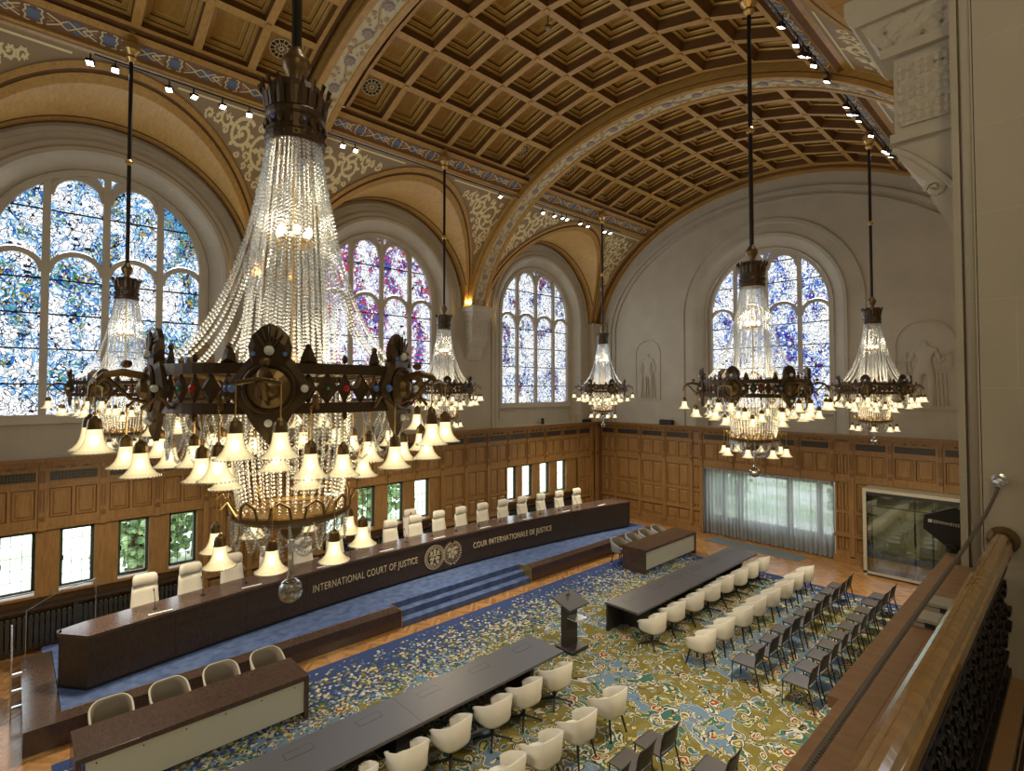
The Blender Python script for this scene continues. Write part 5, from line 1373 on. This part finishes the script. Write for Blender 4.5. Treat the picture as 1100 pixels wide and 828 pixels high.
# ------------------------------------------------------------------ chandeliers
def bead_line(m, pts, rb=.0085, step=.017, lo=False):
    """string of faceted beads along a polyline"""
    P = [Vector(p) for p in pts]; acc = 0; nxt = 0
    n, mm_ = (6, 4)
    for a, b in zip(P[:-1], P[1:]):
        L = (b - a).length
        if L < 1e-6: continue
        while nxt <= acc + L:
            c = a + (b - a) * ((nxt - acc) / L); m.ball(c, rb, n, mm_); nxt += step
        acc += L
def chandelier(label, loc):
    t = thing('chandelier', label, 'chandelier', loc, 0, 'bead chandeliers')
    # rod, canopy, knob
    m = mb('iron'); m.lathe([(.037, 2.5), (.037, 6.95)], 10); m.build('rod', t)
    m = mb('brass'); m.lathe([(.03, 4.56), (.07, 4.6), (.075, 4.65), (.03, 4.7)], 12); m.build('rod_knob', t)
    m = mb('brass'); m.lathe([(.05, 6.72), (.10, 6.8), (.07, 6.86), (.15, 6.96), (.17, 7.08), (.10, 7.14), (.10, 7.34)], 16); m.build('canopy', t)
    m = mb('bronze'); m.smooth = True; m.lathe([(.05, 2.24), (.055, 2.28), (.05, 2.30), (.09, 2.38), (.105, 2.43), (.095, 2.47), (.075, 2.49), (.06, 2.52), (.035, 2.56)], 20); m.build('finial', t)
    # crown cap with leaves
    m = mb('bronze_dark'); m.lathe([(.205, 1.80), (.215, 1.82), (.215, 1.86), (.205, 1.88), (.20, 1.98), (.212, 2.0), (.212, 2.03), (.2, 2.05), (.205, 2.18), (.18, 2.24), (.06, 2.26)], 28)
    for q in range(18):
        a = 2 * pi * q / 18; M = Matrix.Rotation(a, 4, 'Z')
        m.add([(.205, -.03, 2.04), (.215, 0, 2.04), (.205, .03, 2.04), (.222, -.028, 2.14), (.235, 0, 2.16), (.222, .028, 2.14), (.235, 0, 2.25), (.265, 0, 2.22)], [(0, 1, 4, 3), (1, 2, 5, 4), (3, 4, 6), (4, 5, 6), (4, 7, 6)], M)
        m.ball((.214, 0, 1.93), .022, 6, 4, (.5, 1, 1.3), M)
        m.ball((.21 * cos(.17), .21 * sin(.17), 1.84), .012, 5, 4, M=M)
    c = m.build('crown_cap', t)
    m = mb('gem_blue')
    for q in range(6): a = 2 * pi * (q + .4) / 6; m.ball((.215 * cos(a), .215 * sin(a), 1.94), .016, 6, 4)
    m.build('gem', c)
    # inner bead cone
    m = mb('crystal')
    for q in range(46):
        a = 2 * pi * q / 46; r0 = .185; r1 = .33 + .03 * sin(q * 2.3)
        if q % 3 == 0: r0, r1 = .17, .26
        pts = [((r0 + (r1 - r0) * (1 - (1 - s_) ** 1.5)) * cos(a), (r0 + (r1 - r0) * (1 - (1 - s_) ** 1.5)) * sin(a), 1.80 - 1.72 * s_) for s_ in [i / 10 for i in range(11)]]
        bead_line(m, pts, .0115, .029)
    m.build('bead_curtain', t)['kind'] = 'stuff'
    # draped outer strands
    for g in range(6):
        for j in range(4):
            m = mb('crystal'); a = 2 * pi * g / 6 + R(1) + (-.21 + .14 * j); r_end = .81 - .04 * (j % 2)
            P0, P1, P2 = Vector((.195, 0, 1.80)), Vector((.36, 0, .52 - .06 * (j % 2))), Vector((r_end, 0, .17))
            pts = []
            for i in range(17): s_ = i / 16; p = P0 * (1 - s_) ** 2 + P1 * 2 * s_ * (1 - s_) + P2 * s_ * s_; pts.append((p.x * cos(a), p.x * sin(a), p.z))
            bead_line(m, pts, .0125, .029); m.build('bead_strand', t)
    # bulbs inside the cone
    for q in range(6):
        a = 2 * pi * q / 6 + .3; m = mb('bulb_glow'); m.ball((.11 * cos(a), .11 * sin(a), 1.16), .026, 8, 6, (1, 1, 1.5)); m.build('bulb', t)
    m = mb('brass'); m.lathe([(.015, .2), (.015, 1.8)], 8)
    m.lathe([(.14, 1.06), (.15, 1.08), (.14, 1.10), (.02, 1.09)], 12); m.build('core_stem', t)
    # main ring
    m = mb('bronze_dark'); RR = .845; n = 72
    for z0, z1, ro, ri in ((.085, .15, RR + .02, RR - .03), (-.15, -.085, RR + .02, RR - .03)): m.lathe([(ri, z0), (ro, z0), (ro, z1), (ri, z1), (ri, z0)], n, closed=False)
    for q in range(48):
        a = 2 * pi * q / 48; M = Matrix.Rotation(a, 4, 'Z')
        s_ = .10 if q % 2 else .07
        m.add([(RR, -s_ * .7, 0), (RR, 0, -.1), (RR, s_ * .7, 0), (RR, 0, .1), (RR + .015, -s_ * .35, 0), (RR + .015, 0, -.055), (RR + .015, s_ * .35, 0), (RR + .015, 0, .055)], [(0, 1, 5, 4), (1, 2, 6, 5), (2, 3, 7, 6), (3, 0, 4, 7), (4, 5, 6, 7)], M)
        if q % 4 == 2: m.add([(RR, -.05, .15), (RR, .05, .15), (RR, .03, .22), (RR, 0, .27), (RR, -.03, .22), (RR + .02, 0, .18)], [(0, 1, 5), (1, 2, 5), (2, 3, 5), (3, 4, 5), (4, 0, 5)], M); m.ball((RR, 0, .25), .02, 6, 4, M=M)
        elif q % 2 == 0: m.ball((RR, 0, .18), .018, 6, 4, (1, 1, 1.6), M)
        if q % 4 == 0: m.ball((RR, 0, -.17), .018, 6, 4, (1, 1, 1.5), M)
    ring = m.build('ring_band', t)
    for gm, off, zz, rr in (('gem_blue', 0, 0, .022), ('gem_red', 2, 0, .022), ('gem_green', 1, .0, .012)):
        for q in range(0, 48, 4):
            if (q // 4) % 2 and gm == 'gem_green': continue
            a = 2 * pi * (q + off + 2) / 48; m = mb(gm); m.ball((.865 * cos(a), .865 * sin(a), zz), rr, 8, 5); m.build('gem', ring)
    for g in range(6):
        a = 2 * pi * g / 6 + R(1); M = Matrix.Rotation(a, 4, 'Z')
        m = mb('bronze_dark'); X = .865
        out = [(0, -.33), (.05, -.27), (.10, -.20), (.13, -.14), (.19, -.08), (.24, 0), (.19, .07), (.145, .14), (.11, .18), (.12, .24), (.10, .31), (.05, .36), (0, .38)]
        out = out + [(-y, z) for y, z in out[-2:0:-1]]
        L = len(out); sc = 1.0
        m.add([(X - .03, y, z) for y, z in out] + [(X, y, z) for y, z in out] + [(X + .025, y * .8, z * .8 + .0) for y, z in out], [tuple(range(2 * L, 3 * L))] + [(i, (i + 1) % L, L + (i + 1) % L, L + i) for i in range(L)] + [(L + i, L + (i + 1) % L, 2 * L + (i + 1) % L, 2 * L + i) for i in range(L)] + [tuple(range(L))[::-1]], M)
        MM = M @ Matrix.Translation((X + .02, 0, 0)) @ Matrix.Rotation(R(90), 4, 'Y')
        m.lathe([(.145, .0), (.15, .015), (.14, .025), (.125, .02), (.12, .01)], 24, MM, closed=False); m.mat('bronze'); m.lathe([(.12, .008), (.07, .03), (.05, .06), (.02, .075)], 16, MM)
        m.mat('bronze_dark')
        for q in range(5): b = R(40 + 25 * q); m.tube([(X + .03, .03 * cos(b), .22 + .03 * sin(b)), (X + .03, .10 * cos(b), .25 + .11 * sin(b))], [.012, .006], 5, M)
        med = m.build('medallion', t)
        for (y, z), gm, rr in (((0, .22), 'gem_white', .030), ((.085, .20), 'gem_blue', .014), ((-.085, .20), 'gem_blue', .014), ((.195, 0), 'gem_white', .024), ((-.195, 0), 'gem_blue', .024), ((0, -.20), 'gem_white', .024), ((.07, -.21), 'gem_white', .012)):
            mm = mb(gm); p = M @ Vector((X + .035, y, z)); mm.ball(p, rr, 8, 5); mm.build('gem', med)
        # arm
        m = mb('bronze'); M = M @ Matrix.Translation((-.25, 0, 0)); pts = [(1.08, 0, -.02), (1.18, 0, .08), (1.28, 0, .10), (1.37, 0, .08), (1.43, 0, .01), (1.44, 0, -.05)]
        m.tube(pts, [.03, .026, .024, .02, .016, .008], 7, M); m.ball((1.26, 0, .15), .032, 7, 5, (1, 1, .8), M)
        m.tube([(1.12, 0, -.1), (1.24, 0, -.06), (1.32, 0, .03), (1.38, 0, .09)], .012, 5, M); m.tube([(1.42, -.11, .03), (1.42, 0, .05), (1.42, .11, .03)], .014, 5, M)
        m.build('arm', t)
        for s2 in (-1, 1): m = mb('bronze'); m.tube([(1.08, s2 * .26, -.12), (1.14, s2 * .26, -.04), (1.22, s2 * .24, -.12)], .012, 5, M); m.build('side_arm', t)
    # shades
    shade_mb = mb('lamp_glass'); shade_mb.smooth = True
    shade_mb.lathe([(.036, -.0), (.041, -.04), (.047, -.075), (.060, -.105), (.080, -.13), (.100, -.145)], 20, closed=False)
    sm = shade_mb.build('glass_shade', t); sm.location = (0, 0, 0)
    cp = mb('bronze'); cp.lathe([(.01, .065), (.016, .052), (.030, .044), (.036, .026), (.038, .0), (.040, -.012)], 12); cpo = cp.build('shade_cap', sm)
    rb = mb('crystal')
    for q in range(30): a = 2 * pi * q / 30; rb.ball((.101 * cos(a), .101 * sin(a), -.147), .006, 5, 4)
    rb.build('beaded_rim', sm)
    bl = mb('bulb_glow'); bl.ball((0, 0, -.078), .024, 8, 6, (1, 1, 1.4)); bl.build('bulb', sm)
    cd = mb('brass'); cd.tube([(0, 0, .065), (0, 0, .26)], .004, 5); cdo = cd.build('cord', sm)
    places = []
    for g in range(6):
        a = 2 * pi * g / 6 + R(1)
        for (r, dy, z) in ((1.17, -.11, -.22), (1.17, .11, -.22), (.97, -.24, -.36), (.97, .24, -.36)): places.append((r * cos(a) - dy * sin(a), r * sin(a) + dy * cos(a), z))
        a2 = a + pi / 6
        places.append((.80 * cos(a2), .80 * sin(a2), -.40)); places.append((.64 * cos(a), .64 * sin(a), -.36))
    for g in range(6): a = 2 * pi * g / 6 + .35; places.append((.52 * cos(a), .52 * sin(a), -.50))
    low = []
    for g in range(8): a = 2 * pi * g / 8 + .2; low.append((.51 * cos(a), .51 * sin(a), -1.02))
    for i, p in enumerate(places + low):
        o = sm if i == 0 else None
        if o is None:
            o = sm.copy(); COL.objects.link(o); o.parent = t
            for ch in sm.children:
                c2 = ch.copy(); COL.objects.link(c2); c2.parent = o
        o.location = p
    # inner lower bead cylinder, swags, basket
    m = mb('crystal')
    for q in range(44):
        a = 2 * pi * q / 44
        pts = [((.40 + .03 * sin(s_ * pi) - .05 * s_) * cos(a), (.40 + .03 * sin(s_ * pi) - .05 * s_) * sin(a), .06 - .92 * s_) for s_ in [i / 8 for i in range(9)]]
        bead_line(m, pts, .0125, .029)
    for q in range(24):
        a = 2 * pi * q / 24; b = 2 * pi * (q + 1.6) / 24
        pts = [((.78) * cos(a + (b - a) * s_), .78 * sin(a + (b - a) * s_), -.16 - .30 * sin(pi * s_)) for s_ in [i / 8 for i in range(9)]]; bead_line(m, pts, .010, .021)
    for q in range(12):
        a = 2 * pi * q / 12
        pts = [((.76 - .37 * s_) * cos(a + .2 * s_), (.76 - .37 * s_) * sin(a + .2 * s_), -.14 - .42 * sin(pi * s_ * .6)) for s_ in [i / 8 for i in range(9)]]; bead_line(m, pts, .010, .021)
    m.build('bead_curtain', t)['kind'] = 'stuff'
    m = mb('bronze'); m.lathe([(.40, -.86), (.415, -.87), (.41, -.90), (.37, -.93), (.25, -.97), (.10, -1.0), (.07, -1.06), (.03, -1.1)], 32, closed=False)
    for q in range(12):
        a = 2 * pi * q / 12; M = Matrix.Rotation(a, 4, 'Z'); m.tube([(.41, -.07, -.88), (.42, -.055, -.79), (.43, 0, -.755), (.42, .055, -.79), (.41, .07, -.88)], .010, 5, M)
    m.build('basket', t); m = mb('bronze'); m.lathe([(.385, .04), (.41, .04), (.41, .08), (.385, .08), (.385, .04)], 32, closed=False)
    for g in range(6): a = 2 * pi * g / 6 + R(1); m.tube([(.39 * cos(a), .39 * sin(a), .06), (.82 * cos(a), .82 * sin(a), .1)], .014, 5)
    for g in range(6): a = 2 * pi * g / 6; m.tube([(.015 * cos(a), .015 * sin(a), .3), (.39 * cos(a), .39 * sin(a), .06)], .01, 5)
    m.build('bead_ring', t)
    for g in range(8):
        a = 2 * pi * g / 8 + .2; m = mb('brass'); m.tube([(.40 * cos(a), .40 * sin(a), -.88), (.47 * cos(a), .47 * sin(a), -.76), (.51 * cos(a), .51 * sin(a), -.80)], .008, 5); m.build('shade_arm', t)
    m = mb('crystal')
    for g in range(16):
        a = 2 * pi * g / 16; dz = .26 if g % 2 else .18
        pts = [((.38 - .31 * s_) * cos(a), (.38 - .31 * s_) * sin(a), -.90 - dz * sin(pi * (s_ * .62 + .0)) - .06 * s_) for s_ in [i / 8 for i in range(9)]]; bead_line(m, pts, .011, .022)
        pts = [((.40 - .03 * s_) * cos(a + .25 * s_), (.40 - .03 * s_) * sin(a + .25 * s_), -.9 - .2 * sin(pi * s_)) for s_ in [i / 8 for i in range(9)]]; bead_line(m, pts, .010, .021)
    m.build('crystal_swag', t)['kind'] = 'stuff'
    m = mb('ball_glass'); m.smooth = True; m.lathe([(.02, -1.10), (.028, -1.14), (.018, -1.17), (.016, -1.30), (.022, -1.38), (.03, -1.40)], 12); m.build('glass_stem', t)
    m = mb('ball_glass'); m.ball((0, 0, -1.475), .088, 16, 12); m.build('glass_ball', t)
    lamp('chandelier_light', 'POINT', (0, 0, -.55), K_CHAND, (1, .70, .34), .3, parent=t)
    lamp('chandelier_light', 'AREA', (0, 0, -1.58), K_DOWN, (1, .85, .60), .5, parent=t).data.shape = 'DISK'  # added floating disc, lights the floor without touching the beads
    lamp('chandelier_light', 'AREA', (0, 0, .20), K_UP, (1, .80, .50), 1.5, (pi, 0, 0), parent=t).data.shape = 'DISK'  # added upward disc, the ring itself gives no light
    lamp('chandelier_light', 'POINT', (0, 0, 1.16), K_UPPER, (1, .80, .50), .12, parent=t)
    return t
cpos = [((1.52, 4.0), 'largest, nearest chandelier with bead strands filling the left half of the view'),
        ((9.6, 4.0), 'chandelier hanging before the end wall stained glass window'),
        ((17.5, 4.0), 'chandelier in front of the sword and scales relief at the right'),
        ((1.68, 13.3), 'chandelier partly behind the nearest one, before the blue and gold window'),
        ((9.6, 13.3), 'chandelier beside the red stained glass window, above the judges'),
        ((17.48, 13.3), 'smallest, farthest chandelier in the corner beyond the pale blue window')]
ch0 = chandelier(cpos[0][1], (*cpos[0][0], 6.2))
for (x, y), lab in cpos[1:]:
    o = copy_tree(ch0); o.location = (x, y, 6.2); o['label'] = lab

# ------------------------------------------------------------------ outside
m = mb('lawn_glare'); m.box(-30, 60, 17.6, 60, -.6, -.5); m.box(22.7, 70, -20, 17.6, -.6, -.5); o = m.build('lawn'); o['kind'] = 'structure'
def tree(x, y, h, lab):
    t = thing('garden_tree', lab, 'tree', (x, y, -.5)); m = mb('oak_dark'); m.lathe([(.25, 0), (.18, h * .5)], 8); m.build('trunk', t)
    m = mb('tree_leaf')
    for q in range(700): a = random.uniform(0, 2 * pi); r = h * .38 * sqrt(random.random()); m.ball((r * cos(a), r * sin(a), h * .12 + random.uniform(0, h * .75)), random.uniform(.06, .16), 5, 4)
    m.build('crown', t)
tree(3.4, 23.5, 3.4, 'leafy garden shrub seen through the third small window from the left')
tree(5.6, 24.5, 4.2, 'leafy garden shrub seen through the fourth small window from the left')
tree(13.5, 25, 4, 'leafy garden shrub seen through the middle group of small windows')
tree(30, 14.5, 4.5, 'leafy garden tree behind the left part of the sheer curtains')
tree(31, 7.5, 4.5, 'leafy garden tree behind the right part of the sheer curtains')
